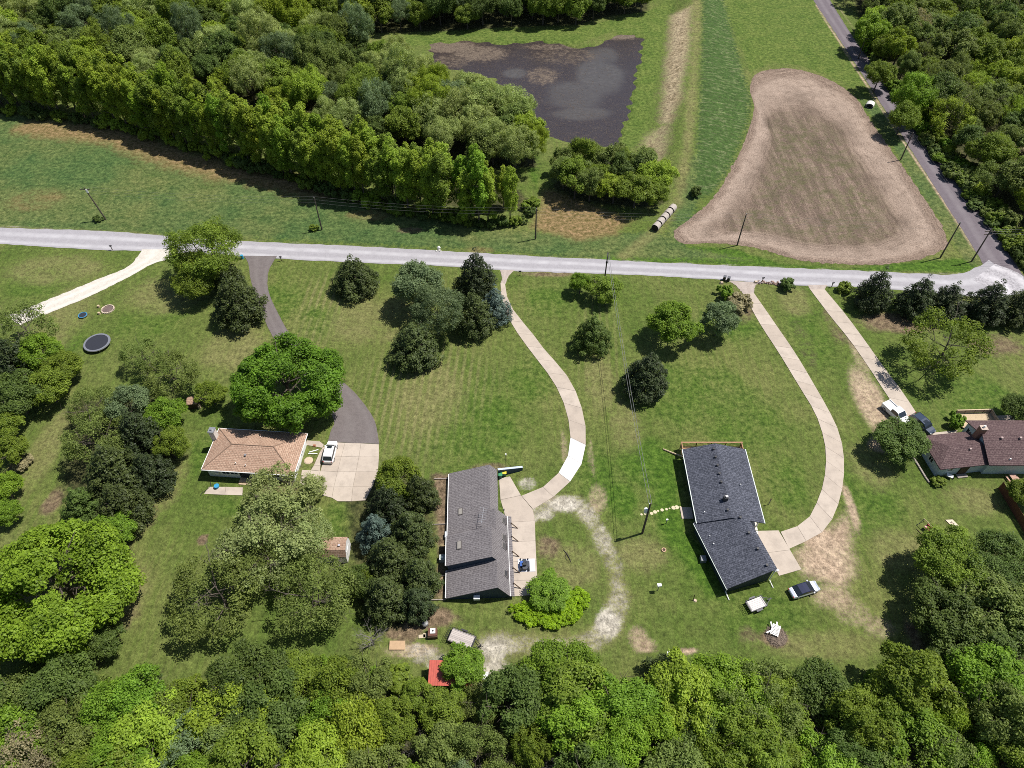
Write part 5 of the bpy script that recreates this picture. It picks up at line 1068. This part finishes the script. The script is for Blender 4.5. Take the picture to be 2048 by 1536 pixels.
def limb_mesh(name, seed, Ht, Rn, r0, nl=7, start=.28, subl=3, up=.6, mat=None, fine=0):
    g = np.random.default_rng(seed); m = MB(); k = g.normal(size=2) * Rn * .05
    def tr(t): return np.array((k[0] * t * t * 3, k[1] * t * t * 3, Ht * t))
    m.tube([tr(t) for t in (-.02, .04, .25, .5, .78)], [r0 * 1.25, r0, r0 * .8, r0 * .5, r0 * .15], 7)
    for q in range(nl):
        t = start + (.66 - start) * q / max(1, nl - 1); a = q * 2.4 + g.uniform(-.4, .4); p0 = tr(t); L = Rn * g.uniform(.65, .92) * (1 - .35 * (t - start)); d = np.array((math.cos(a), math.sin(a), up * g.uniform(.6, 1.4)))
        p1 = p0 + d * L * .5 + g.normal(size=3) * .1 * L; p2 = p0 + d * L + np.array((0, 0, .15 * L)) + g.normal(size=3) * .1 * L; r = r0 * .42 * (1 - .4 * (t - start))
        m.tube([p0, p1, p2], [r, r * .65, r * .2], 5)
        for s in range(subl):
            b0 = p0 + (p1 - p0) * g.uniform(.5, 1) if s % 2 else p1 + (p2 - p1) * g.uniform(.1, .6); e = unit(d + g.normal(size=3) * .7); l2 = L * g.uniform(.3, .55)
            b1 = b0 + e * l2; m.tube([b0, b0 + e * l2 * .5 + g.normal(size=3) * .06 * l2, b1], [r * .4, r * .28, r * .1], 4)
            for f in range(fine):
                h = unit(e + g.normal(size=3) * .8); c0 = b0 + e * l2 * g.uniform(.3, 1); m.tube([c0, c0 + h * l2 * .35, c0 + h * l2 * .6 + g.normal(size=3) * .1], [r * .18, r * .12, r * .05], 3)
    return m.mesh(name, mat or bark)
KIND = {}
def add_kind(kind, crowns, limbs, Rn, Hn, cf): KIND[kind] = (crowns, limbs, Rn, Hn, cf)
add_kind('broad', [crown_mesh('crown_broad', s, lobed(s, 4.5, 5.6, 3.6, 11, 15, .44, .33), 95, .16, shell=(.35, 1.45), rag=.9) for s in range(6)], [limb_mesh('trunk_broad', s, 9.2, 4.5, .24) for s in range(3)], 4.5, 9.2, .60)
add_kind('bigbroad', [crown_mesh('crown_big', 10 + s, lobed(10 + s, 7., 7.2, 5.2, 14, 20, .40, .29), 92, .17, shell=(.35, 1.45), rag=.9) for s in range(3)], [limb_mesh('trunk_big', 10, 11, 6., .34, 9)], 7., 12.2, .60)
add_kind('maple', [crown_mesh('crown_maple', 20 + s, lobed(20 + s, 9.5, 8.0, 7.0, 24, 24, .34, .28, -.5), 115, .20, shell=(.4, 1.35), rag=.85) for s in range(2)], [limb_mesh('trunk_maple', 20, 12.5, 7.2, .5, 9)], 9.5, 15., .54)
add_kind('tall', [crown_mesh('crown_tall', 40 + s, [c for q in range(4) for c in lobed(40 + s * 7 + q, 3.0 * (1 - .12 * abs(q - 1.4)), 5.2 + q * 3.5, 3.5, 5, 12, .55, .30, -.4)], 52, .17, zst=1.7, shell=(.35, 1.4), rag=.9) for s in range(5)], [limb_mesh('trunk_tall', 40 + s, 18, 3.4, .22, 9, .25, 2, 1.1) for s in range(2)], 3.4, 19., .62)
add_kind('willow', [crown_mesh('crown_willow', 60 + s, lobed(60 + s, 4.8, 6.2, 4.3, 12, 16, .42, .34), 95, .18, aspect=.28, droop=.45, up=.2, shell=(.4, 1.3), rag=.9) for s in range(4)], [limb_mesh('trunk_willow', 60, 10, 4.8, .24, 8, .2, 3, .9)], 4.8, 10.5, .60)
add_kind('cedar', [crown_mesh('crown_cedar', 80 + s, conical(80 + s, 3.2, 7.1, 120, .80, .05, .19, .22), 84, .14, aspect=.45, up=.45, droop=-.4, shell=(.5, 1.2)) for s in range(4)], [limb_mesh('trunk_cedar', 80, 5.5, 2.2, .18, 5, .1, 1)], 3.2, 6.6, .42)
add_kind('spruce', [crown_mesh('crown_spruce', 90 + s, conical(90 + s, 2.8, 7.4, 110, .95, .05, .19, .30), 76, .14, aspect=.36, up=.3, droop=.1) for s in range(2)], [limb_mesh('trunk_spruce', 90, 6.5, 2., .16, 5, .1, 1)], 2.8, 7.4, .40)
add_kind('sparse', [crown_mesh('crown_sparse', 100 + s, lobed(100 + s, 5.5, 5.6, 4.0, 15, 15, .34, .32), 38, .14, rag=1., shell=(.2, 1.4)) for s in range(4)], [limb_mesh('trunk_sparse', 100 + s, 9.4, 5.6, .22, 9, .18, 5, .55, fine=3) for s in range(2)], 5.5, 9.6, .58)
add_kind('shrub', [crown_mesh('crown_shrub', 120 + s, lobed(120 + s, 1.7, .95, 1.0, 8, 8, .5, .36, -.1), 55, .135) for s in range(4)], [limb_mesh('trunk_shrub', 120, 1.6, 1.3, .06, 6, .05, 1)], 1.7, 2.0, .5)
add_kind('bare', [limb_mesh('branches_bare', 130 + s, 6.5, 3.6, .13, 12, .12, 5, .8, twig_grey, fine=5) for s in range(2)], [limb_mesh('trunk_bare', 130, 6, 3, .16, 6, .2, 1, .8, twig_grey)], 3.6, 6.5, .55)
NAME = {'bigbroad': 'broadleaf_tree', 'broad': 'broadleaf_tree', 'maple': 'maple_tree', 'tall': 'cottonwood_tree', 'willow': 'willow_tree', 'cedar': 'cedar_tree', 'spruce': 'spruce_tree', 'sparse': 'open_crowned_tree', 'shrub': 'shrub', 'bare': 'bare_tree'}
tr_ = random.Random(11)
def tree(kind, loc, Rr, Ht, mat, label, group=None, var=None, rz=None, bark_m=None, name=None, irr=.04):
    if kind == 'broad' and Rr > 5.4: kind = 'bigbroad'
    crowns, limbs, Rn, Hn, cf = KIND[kind]
    o = link(name or NAME[kind], None, None, (loc[0], loc[1], float(gz(loc[0], loc[1]))), tr_.uniform(0, 6.28) if rz is None else rz); o.empty_display_size = .5
    tag(o, label, 'shrub' if kind == 'shrub' else 'tree', group)
    cr = tr_.choice(crowns) if var is None else crowns[var % len(crowns)]; lb = tr_.choice(limbs); s = (Rr / Rn * tr_.uniform(1 - irr, 1 + irr), Rr / Rn * tr_.uniform(1 - irr, 1 + irr), Ht / Hn)
    t = link('stem' if kind == 'shrub' else 'trunk', lb, o); t.scale = s
    if bark_m: t.material_slots[0].link = 'OBJECT'; t.material_slots[0].material = bark_m
    c = link('crown' if kind != 'bare' else 'branches', cr, o); c.scale = s
    if kind != 'bare': c.material_slots[0].link = 'OBJECT'; c.material_slots[0].material = LM[mat]
    return o
def tree_px(kind, cx, cy, wpx, hr, mat, label, group=None, **kw):
    """a tree whose crown shows centred on pixel cx, cy and wpx wide; hr = height over crown width"""
    Rr = 3.; cf = KIND[kind][4]
    for _ in range(4):
        Ht = hr * 2 * Rr; zc = Ht * cf; p = G(cx, cy, zc); de = p[1] * _cd - (zc - H) * _sd; Rr = wpx / 2 * de / FOC
    return tree(kind, p, Rr, Ht, mat, label, group, **kw)

Y_ = [ # trees and shrubs standing about the lawns
 ('willow', 418, 496, 146, .84, 'mid', 'loose light green tree overhanging the gravel lane beside the white drive'), ('broad', 400, 548, 110, .7, 'mid', 'bushy green tree under the loose light tree by the lane'), ('cedar', 455, 556, 74, 1.2, 'cedar', 'pointed dark cedar just behind the broad brownish cedar'),
 ('cedar', 472, 604, 112, .98, 'cedar', 'broad brownish cedar beside the asphalt drive'), ('maple', 566, 757, 214, .74, 'maple', 'huge dense green maple behind the tan-roofed house'),
 ('sparse', 345, 745, 110, .8, 'olive', 'olive-brown open tree left of the huge maple'), ('sparse', 285, 715, 80, .8, 'olive', 'thin olive tree on the lawn below the large trampoline'),
 ('cedar', 708, 553, 100, .80, 'cedar', 'round dark cedar alone beside the lane, past the asphalt drive'), ('broad', 838, 570, 96, 1.0, 'grey', 'grey-green tree tallest at the lane side of the central clump'), ('willow', 872, 622, 112, .95, 'grey', 'grey feathery tree in the middle of the central clump'),
 ('cedar', 952, 552, 92, 1.15, 'cedar_dark', 'tall very dark cedar at the lane by the curved concrete drive'), ('cedar', 948, 630, 92, 1.1, 'cedar', 'olive cedar between the tall dark cedar and the blue spruce'), ('spruce', 990, 612, 76, 1.3, 'spruce', 'blue spruce beside the curved concrete drive'),
 ('cedar', 828, 692, 116, .80, 'cedar', 'round dark cedar in front of the central clump, alone on the lawn'), ('broad', 1161, 566, 42, 1.1, 'fresh', 'small upright bright shrub by the lane'), ('broad', 1201, 576, 68, .75, 'mid', 'bushy dark green shrub in front of the roadside pole'),
 ('spruce', 1184, 668, 92, 1.05, 'dark', 'dark spruce alone on the lawn right of the curved drive'), ('cedar', 1294, 752, 106, .95, 'cedar_dark', 'round dark cedar beside the overhead wires, alone on the lawn'), ('broad', 1353, 646, 102, .78, 'fresh', 'bright green tree in the middle lawn'), ('broad', 1440, 638, 76, 1.0, 'grey', 'grey-green tree next to the bright green one'),
 ('cedar', 1752, 582, 82, 1.15, 'cedar_dark', 'pointed dark cedar at the start of the row by the junction'), ('cedar', 1836, 596, 86, 1.05, 'cedar_dark', 'dark cedar, second in the row by the junction'), ('cedar', 1896, 604, 88, .9, 'cedar_dark', 'dark cedar, third in the row by the junction'), ('cedar', 1978, 606, 96, .95, 'cedar_dark', 'big dark cedar, fourth in the row by the junction'), ('cedar', 2040, 614, 90, .95, 'cedar', 'dark cedar ending the row at the picture edge'),
 ('sparse', 1900, 690, 150, .80, 'mid', 'wide spreading green tree alone on the right lawn by the drive'), ('broad', 1802, 880, 100, .70, 'dark', 'dark green tree shading the white pickup'), ('shrub', 1913, 841, 34, .85, 'fresh', 'round clipped bush at the deck of the maroon house'), ('broad', 2040, 818, 60, .9, 'dark', 'dark shrub tree behind the maroon roof at the picture edge'), ('broad', 2050, 985, 64, .9, 'mid', 'leafy shrub behind the board fence'),
 ('broad', 1905, 1128, 150, .75, 'mid', 'green tree at the lane side of the right-hand clump'), ('broad', 1995, 1135, 150, .75, 'dark', 'dark tree at the back of the right-hand clump'), ('broad', 1892, 1222, 130, .8, 'dark', 'dark tree on the lawn side of the right-hand clump'), ('broad', 1985, 1215, 150, .85, 'olive', 'olive tree in the heart of the right-hand clump'), ('cedar', 2045, 1240, 120, 1., 'cedar', 'brownish cedar at the picture edge in the right-hand clump'), ('broad', 1925, 1290, 120, .8, 'dark', 'low dark tree at the near side of the right-hand clump'), ('broad', 2010, 1310, 140, .8, 'dark', 'dark tree filling the near corner of the right-hand clump'),
 ('broad', 1098, 1182, 84, .46, 'fresh', 'vivid green round tree inside the crescent hedge'),
 ('broad', 800, 958, 92, .9, 'mid', 'leafy green tree at the back of the evergreen row'), ('cedar', 838, 985, 82, 1.1, 'cedar', 'cedar at the back of the evergreen row by the grey roof'), ('cedar', 775, 1010, 92, 1.1, 'cedar_dark', 'dark cedar second from the back of the evergreen row'), ('spruce', 752, 1062, 86, 1.2, 'spruce', 'bluish spruce on the shed side of the evergreen row'), ('cedar', 822, 1062, 100, 1.1, 'cedar', 'wide cedar beside the air conditioner strip'), ('cedar', 778, 1118, 110, 1.1, 'cedar', 'olive cedar in the middle of the evergreen row'), ('cedar', 838, 1152, 92, 1.1, 'cedar', 'cedar beside the front half of the grey house'), ('cedar', 770, 1192, 110, 1.0, 'cedar', 'big cedar near the front of the evergreen row'), ('cedar', 832, 1205, 86, 1.0, 'cedar_dark', 'dark cedar ending the evergreen row by the bare ground'), ('broad', 728, 1160, 70, .9, 'dark', 'dark leafy tree beside the tan shed'),
 ('sparse', 556, 1016, 172, .66, 'pale', 'pale blossoming tree in front of the tan-roofed house'), ('sparse', 520, 1085, 190, .7, 'pale', 'pale open tree left of the tan shed'), ('sparse', 610, 1075, 110, .8, 'pale', 'pale tree touching the tan shed'), ('sparse', 628, 975, 50, .9, 'pale', 'small pale tree between the house and the parking pad'),
 ('sparse', 438, 1185, 180, .70, 'olive', 'dark olive fine-leaved tree on the lower lawn'), ('sparse', 630, 1192, 162, .72, 'olive', 'olive fine-leaved tree below the tan shed'), ('sparse', 500, 1140, 120, .8, 'olive', 'olive open tree between the two fine-leaved trees'), ('bare', 676, 1128, 52, .9, 'grey', 'bare grey shrub in front of the tan shed'),
 ('sparse', 190, 818, 100, .9, 'olive', 'grey-olive tree at the top of the left hedge'), ('broad', 262, 812, 84, 1.0, 'grey', 'greyish tree in the back of the left hedge'), ('broad', 335, 828, 74, 1.0, 'fresh', 'bright green tree at the playhouse side of the left hedge'), ('cedar', 278, 870, 110, 1.1, 'cedar_dark', 'dark cedar in the middle of the left hedge'), ('sparse', 200, 880, 120, .85, 'olive', 'olive tree on the outer side of the left hedge'), ('broad', 335, 890, 64, 1.1, 'mid', 'green tree on the lawn side of the left hedge'), ('cedar', 232, 945, 140, .95, 'cedar', 'wide brownish cedar in the left hedge'), ('cedar', 300, 945, 100, 1., 'cedar_dark', 'dark cedar on the house side of the left hedge'), ('spruce', 165, 1010, 104, .95, 'dark', 'bluish cedar at the lower outer end of the left hedge'), ('cedar', 245, 1012, 120, .95, 'cedar', 'brownish cedar near the lower end of the left hedge'), ('broad', 228, 1062, 86, .85, 'fresh', 'green leafy tree ending the left hedge'), ('broad', 420, 790, 60, .8, 'mid', 'small green tree between the playhouse and the huge maple'),
 ('sparse', 48, 655, 120, .8, 'olive', 'brownish olive tree hiding the end of the white drive'), ('cedar', 22, 722, 110, 1.0, 'cedar_dark', 'dark cedar at the picture edge below the brownish tree'), ('broad', 80, 706, 84, .9, 'fresh', 'bright green tree in the left edge thicket'), ('broad', 125, 735, 76, .8, 'mid', 'green tree at the lawn end of the left edge thicket'), ('broad', 92, 775, 92, .8, 'mid', 'dense green tree low in the left edge thicket'), ('broad', 28, 792, 110, .8, 'dark', 'dark green tree at the bottom of the left edge thicket'),
 ('broad', 12, 850, 76, .9, 'mid', 'green tree at the picture edge beside the left lawn path'), ('broad', 18, 905, 70, .9, 'mid', 'rounded tree at the picture edge, second beside the left lawn path'), ('broad', 8, 975, 66, .9, 'bright', 'bright tree at the picture edge just above the great yellow-green tree'), ('broad', 10, 1020, 56, .9, 'fresh', 'small bright tree touching the great yellow-green tree'),
 ('maple', 112, 1155, 288, .66, 'bright', 'great yellow-green domed tree at the lower left'), ('broad', 205, 1262, 96, .7, 'dark', 'dark shrub under the great yellow-green tree'), ('broad', 90, 1290, 120, .7, 'dark', 'dark thicket in the shade of the great yellow-green tree'), ('bare', 742, 1275, 78, .85, 'grey', 'bare grey tree by the plywood sheet'), ('bare', 1018, 1462, 66, .9, 'grey', 'dead bleached tree standing in the near wood'), ('bare', 80, 1420, 110, .9, 'grey', 'bare brown-grey tree in the near wood below the great yellow-green tree'), ('bare', 560, 1460, 110, .9, 'grey', 'bare twiggy tree in the near wood below the fine-leaved trees'),
 ('broad', 926, 1334, 88, .80, 'fresh', 'fresh green tree overhanging the red metal roof'), ('broad', 1118, 1362, 170, .62, 'fresh', 'broad vivid green tree at the edge of the near wood below the gravel loop'), ('cedar', 1330, 1350, 100, 1.0, 'cedar', 'dark cedar at the edge of the near wood by the white post box'), ('broad', 1455, 1410, 190, .62, 'bright', 'large yellow-green tree in the near wood below the small trailer'), ('sparse', 715, 1165, 60, 1., 'mid', 'thin green tree beside the tan shed door'),
 ('broad', 838, 1388, 62, .9, 'mid', 'green tree against the left end of the red metal roof'),
 ('broad', 885, 1424, 96, .8, 'mid', 'green tree standing just in front of the red metal roof'), ('sparse', 962, 1408, 84, .8, 'olive', 'open olive tree beside the white covered stack'),
 ('shrub', 1452, 585, 34, .8, 'fresh', 'small bright bush above the grey-green tree by the lane'), ('shrub', 1478, 605, 50, .5, 'brown', 'dry brownish bush beside the pale lane'), ('shrub', 1576, 570, 34, .6, 'dark', 'low dark bush at the lane between the two drives'), ('shrub', 1690, 575, 30, .6, 'mid', 'low bush at the lane right of the drive to the maroon house'), ('shrub', 1878, 962, 30, .4, 'mid', 'low bush at the corner of the shaded bed by the maroon house'), ('shrub', 195, 437, 20, .5, 'dark', 'small bush at the foot of the leaning pole'), ('shrub', 628, 455, 20, .5, 'mid', 'small bush at the foot of the bare meadow pole'), ('shrub', 1392, 385, 26, .7, 'dark', 'dark bush at the near end of the grassy levee'), ('shrub', 45, 925, 40, .5, 'brown', 'heap of dry twigs beside the left lawn path'),
]
for row in Y_: tree_px(*row)

# crescent hedge round the vivid tree
cl = []; g = np.random.default_rng(5)
arc = smooth_line(GP([(1022, 1218), (1040, 1240), (1072, 1252), (1110, 1254), (1145, 1243), (1168, 1218), (1172, 1195), (1158, 1180)]), 40)
ins = np.array(G(1100, 1205))
for p in arc:
    for q in range(11):
        w_ = g.uniform(-.2, 3.4); d = unit(np.array((ins[0] - p[0], ins[1] - p[1]))); cl.append((p[0] + d[0] * w_ + g.normal() * .15, p[1] + d[1] * w_ + g.normal() * .15, g.uniform(.35, .75), g.uniform(.28, .45), (g.normal() * .4, g.normal() * .4, 1)))
he = link('crescent_hedge', crown_mesh('hedge_leaves', 9, cl, 60, .11, up=.7)); he.material_slots[0].link = 'OBJECT'; he.material_slots[0].material = LM['lime']
tag(he, 'bright yellow-green hedge bed curving round the vivid green tree', 'hedge')

# ---- woods
def inside(p, poly): return float(poly_sd(np.array([p[0]]), np.array([p[1]]), poly)[0])
def scatter(poly, gap, seed, tries=9000, cap=400):
    g = random.Random(seed); P_ = np.array(poly); lo, hi = P_.min(0), P_.max(0); out = []
    c = g.uniform
    cand = np.array([(c(lo[0], hi[0]), c(lo[1], hi[1])) for _ in range(tries)]); cand = cand[poly_sd(cand[:, 0], cand[:, 1], poly) > 0]
    arr = np.zeros((0, 2))
    for p in cand:
        if len(arr) and ((arr - p) ** 2).sum(1).min() < (gap * g.uniform(.8, 1.15)) ** 2: continue
        arr = np.vstack([arr, p])
        if len(arr) >= cap: break
    return arr
CW = {'maple': 'deep green', 'bright': 'yellow-green', 'mid': 'mid green', 'row': 'light green', 'willow': 'pale sage', 'olive': 'olive', 'dark': 'dark green', 'grey': 'grey-green', 'cedar': 'brownish', 'fresh': 'fresh green', 'brown': 'dry brown', 'pale': 'pale'}
KW = {'broad': 'leafy tree', 'sparse': 'open twiggy tree', 'willow': 'feathery tree', 'cedar': 'cedar', 'tall': 'tall upright tree', 'bare': 'bare tree', 'shrub': 'bush'}
def wood(poly, gap, seed, mix, size, place, name=None, avoid=(), cap=400):
    g = random.Random(seed)
    for p in scatter(poly, gap, seed, cap=cap):
        px_, py_ = proj(p[0], p[1])
        if px_ < -75 or px_ > 2125 or py_ > 1610 or py_ < -30: continue
        if any(math.dist(p, a[:2]) < a[2] for a in avoid): continue
        kind, mat, wt = g.choices(mix, [m_[2] for m_ in mix])[0]; sz = size * g.uniform(.75, 1.25)
        Rn, Hn = KIND[kind][2], KIND[kind][3]; Rr = {'broad': 4.3, 'sparse': 4.4, 'willow': 4.6, 'cedar': 2.6, 'tall': 3.3, 'bare': 3.0, 'shrub': 1.7}[kind] * sz; Ht = Rr * Hn / Rn * g.uniform(.9, 1.2)
        tpx, tpy = proj(p[0], p[1], Ht * .97)
        if name != 'right' and 830 < tpx + 25 < 1150 and 55 < tpy < 330 and tpy < np.interp(tpx + 18, [850, 870, 920, 960, 1000, 1050, 1100, 1115, 1130], [95, 122, 143, 153, 166, 184, 215, 262, 320]) and place in (pl_back, pl_water): continue
        pl = place(px_, py_)
        if place is pl_bottom: pl += ', ' + ('front rank' if py_ < 1455 else 'middle rank' if py_ < 1535 else 'bottom edge')
        sw_ = 'small ' if sz < size * .9 else 'large ' if sz > size * 1.1 else 'middling '; lb = ('' if place is pl_bottom else sw_) + f'{CW[mat] if kind != "bare" else "grey"} {KW[kind]} {pl}'
        tree(kind, p, Rr, Ht, mat, lb, 'the ' + lb + 's', name=name if kind == 'broad' else None, irr=.24)
def pl_bottom(x_, y_):
    for lim, s in ((380, 'in the near wood below the great yellow-green tree'), (700, 'in the near wood below the fine-leaved trees'), (1000, 'in the near wood round the red metal roof'), (1260, 'in the near wood below the gravel loop'), (1640, 'in the near wood below the brush pile'), (9999, 'in the near wood below the right-hand clump')):
        if x_ < lim: return s
def pl_back(x_, y_):
    if x_ > 760 and y_ > 90: return 'on the bank beside the pond'
    return 'in the wood behind the far end of the tree row' if x_ < 380 else 'in the wood between the tree row and the pond'
def pl_water(x_, y_): return 'at the water side of the pond wood'
def pl_band(x_, y_): return 'in the far wood beyond the pond' if x_ > 800 else 'in the far wood left of the pond'
def pl_right(x_, y_):
    if y_ < 120: return 'in the wood across the road from the far meadow'
    if y_ < 260: return 'in the wood across the road from the culvert'
    if y_ < 420: return 'in the wood across the road from the tilled field'
    return 'in the wood across the road from the junction'
shed_c = G(895, 1372); stack_c = G(972, 1356)
wood(WW['bottom'], 4.1, 31, [('broad', 'mid', 3), ('broad', 'fresh', 1.6), ('broad', 'bright', 1.2), ('sparse', 'olive', 1.6), ('broad', 'dark', 1.0), ('sparse', 'grey', .9), ('sparse', 'brown', .8), ('bare', 'grey', 1.5), ('broad', 'row', 1.4), ('cedar', 'cedar', .4), ('broad', 'olive', 1.2)], .92, pl_bottom, avoid=[(*shed_c, 4.8), (*stack_c, 1.5), (*G(1018, 1490), 3.)])
wood(WW['back'], 6.6, 32, [('broad', 'mid', 2), ('broad', 'dark', 1.6), ('willow', 'willow', 1.5), ('willow', 'grey', .9), ('broad', 'row', 1.3), ('broad', 'olive', 1.)], 1.12, pl_back, 'woodland_tree')
wood(GP([(790, 158), (850, 186), (900, 206), (960, 234), (1035, 272), (1070, 312), (1070, 338), (1020, 348), (960, 320), (880, 270), (800, 215), (740, 160)]), 6.5, 36, [('willow', 'willow', 3), ('willow', 'row', 1)], 1.05, pl_water)
wood(WW['band'], 6.0, 33, [('broad', 'dark', 2.5), ('broad', 'mid', 1.5), ('willow', 'grey', .8), ('broad', 'row', .8)], 1.1, pl_band, 'woodland_tree')
wood(WW['clump'], 4.4, 34, [('broad', 'olive', 1.6), ('broad', 'dark', 1.5), ('broad', 'mid', 1.6), ('broad', 'row', .8)], .80, lambda a_, b_: 'in the clump between the pond and the hay bales')
wood(WW['right'], 6.0, 35, [('broad', 'mid', 1.6), ('sparse', 'olive', 2.4), ('broad', 'olive', 2), ('sparse', 'row', 1.2), ('broad', 'row', 1.2), ('broad', 'dark', 1.), ('sparse', 'brown', .5)], 1.0, pl_right, 'woodland_tree')
# the tall tree row, rank by rank along its own line
base = smooth_line(GP([(-90, 190), (0, 210), (100, 228), (200, 243), (300, 270), (400, 298), (500, 330), (600, 362), (700, 392), (800, 418), (880, 436), (960, 448), (1015, 440)]), 60)
for rank, off in enumerate((0., 5.0)):
    g = random.Random(50 + rank); pts = resample(base, 50 - rank * 5)
    for i_, p in enumerate(pts):
        q = pts[min(i_ + 1, len(pts) - 1)] - pts[max(i_ - 1, 0)]; q = q / np.linalg.norm(q); n_ = np.array((-q[1], q[0])); p2 = p + n_ * (off + g.uniform(-.8, .8)) + q * g.uniform(-1.2, 1.2)
        px_, py_ = proj(*p2); third = 'far' if px_ < 330 else ('middle' if px_ < 720 else 'near'); edge = ('front', 'back')[rank]
        endf = .8 if i_ > len(pts) - 3 else 1.
        mt = g.choices(['row', 'bright', 'mid'], [5, 1.2, 1.6])[0]; lb = f'{CW[mt]} tall upright tree in the {edge} rank of the tree row, {third} stretch'
        tree('tall', p2, g.uniform(2.7, 3.8) * endf, g.uniform(13.5, 18.) * endf, mt, lb, 'the ' + lb + 's')
def fringe(pts_px, gap, mats, place, seed, size=(1.2, 2.2), jit=.8):
    g = random.Random(seed); P_ = smooth_line(GP(pts_px), 200); L_ = np.linalg.norm(np.diff(P_, axis=0), axis=1).sum()
    for p in resample(P_, max(2, int(L_ / gap))):
        r_ = g.uniform(*size); mt = g.choice(mats); lb = f'{CW[mt]} bush {place}'; tree('shrub', (p[0] + g.uniform(-jit, jit), p[1] + g.uniform(-jit, jit)), r_, r_ * g.uniform(.9, 1.5), mt, lb, 'the ' + lb + 'es')
fringe([(1716, 60), (1746, 120), (1800, 205), (1852, 285), (1918, 372), (1990, 460), (2060, 548)], 2.0, ['mid', 'dark', 'olive', 'fresh'], 'in the ditch hedge along the paved road', 61)
fringe([(1816, 205), (1872, 285), (1940, 372), (2012, 460), (2080, 545)], 2.6, ['mid', 'row', 'olive', 'fresh'], 'behind the ditch hedge of the paved road', 67, (1.6, 2.6))
for q_, (p_x, p_y, wd_, mt_) in enumerate(((1742, 62, 66, 'bright'), (1775, 95, 60, 'mid'), (1760, 150, 56, 'mid'), (1835, 190, 84, 'bright'), (1808, 235, 60, 'mid'))):
    tree_px('broad', p_x, p_y, wd_, 1.05, mt_, ('yellow-green tree leaning over the paved road nearest the far meadow', 'green tree second in the wood beside the far stretch of the paved road', 'green tree over the wires across the paved road', 'tall yellow-green tree opposite the culvert across the paved road', 'green tree shading the paved road opposite the culvert')[q_])
fringe([(-40, 222), (200, 252), (420, 312), (600, 370), (790, 424)], 3.2, ['row', 'mid', 'dark'], 'at the foot of the long tall tree row', 66, (1.3, 2.8))
fringe([(800, 424), (880, 440), (960, 452), (1040, 446), (1068, 415)], 2.6, ['dark', 'mid'], 'at the foot of the tall tree row', 62, (1.2, 2.4))
fringe([(-40, 1412), (200, 1404), (420, 1386), (560, 1368), (700, 1350), (790, 1372)], 2.2, ['mid', 'olive', 'fresh', 'dark'], 'along the front of the near wood, left of the red roof', 63, (1.2, 2.3))
fringe([(1010, 1412), (1200, 1394), (1260, 1374), (1500, 1376), (1850, 1376), (2080, 1384)], 2.2, ['mid', 'olive', 'fresh', 'dark'], 'along the front of the near wood, right of the red roof', 64, (1.2, 2.3))
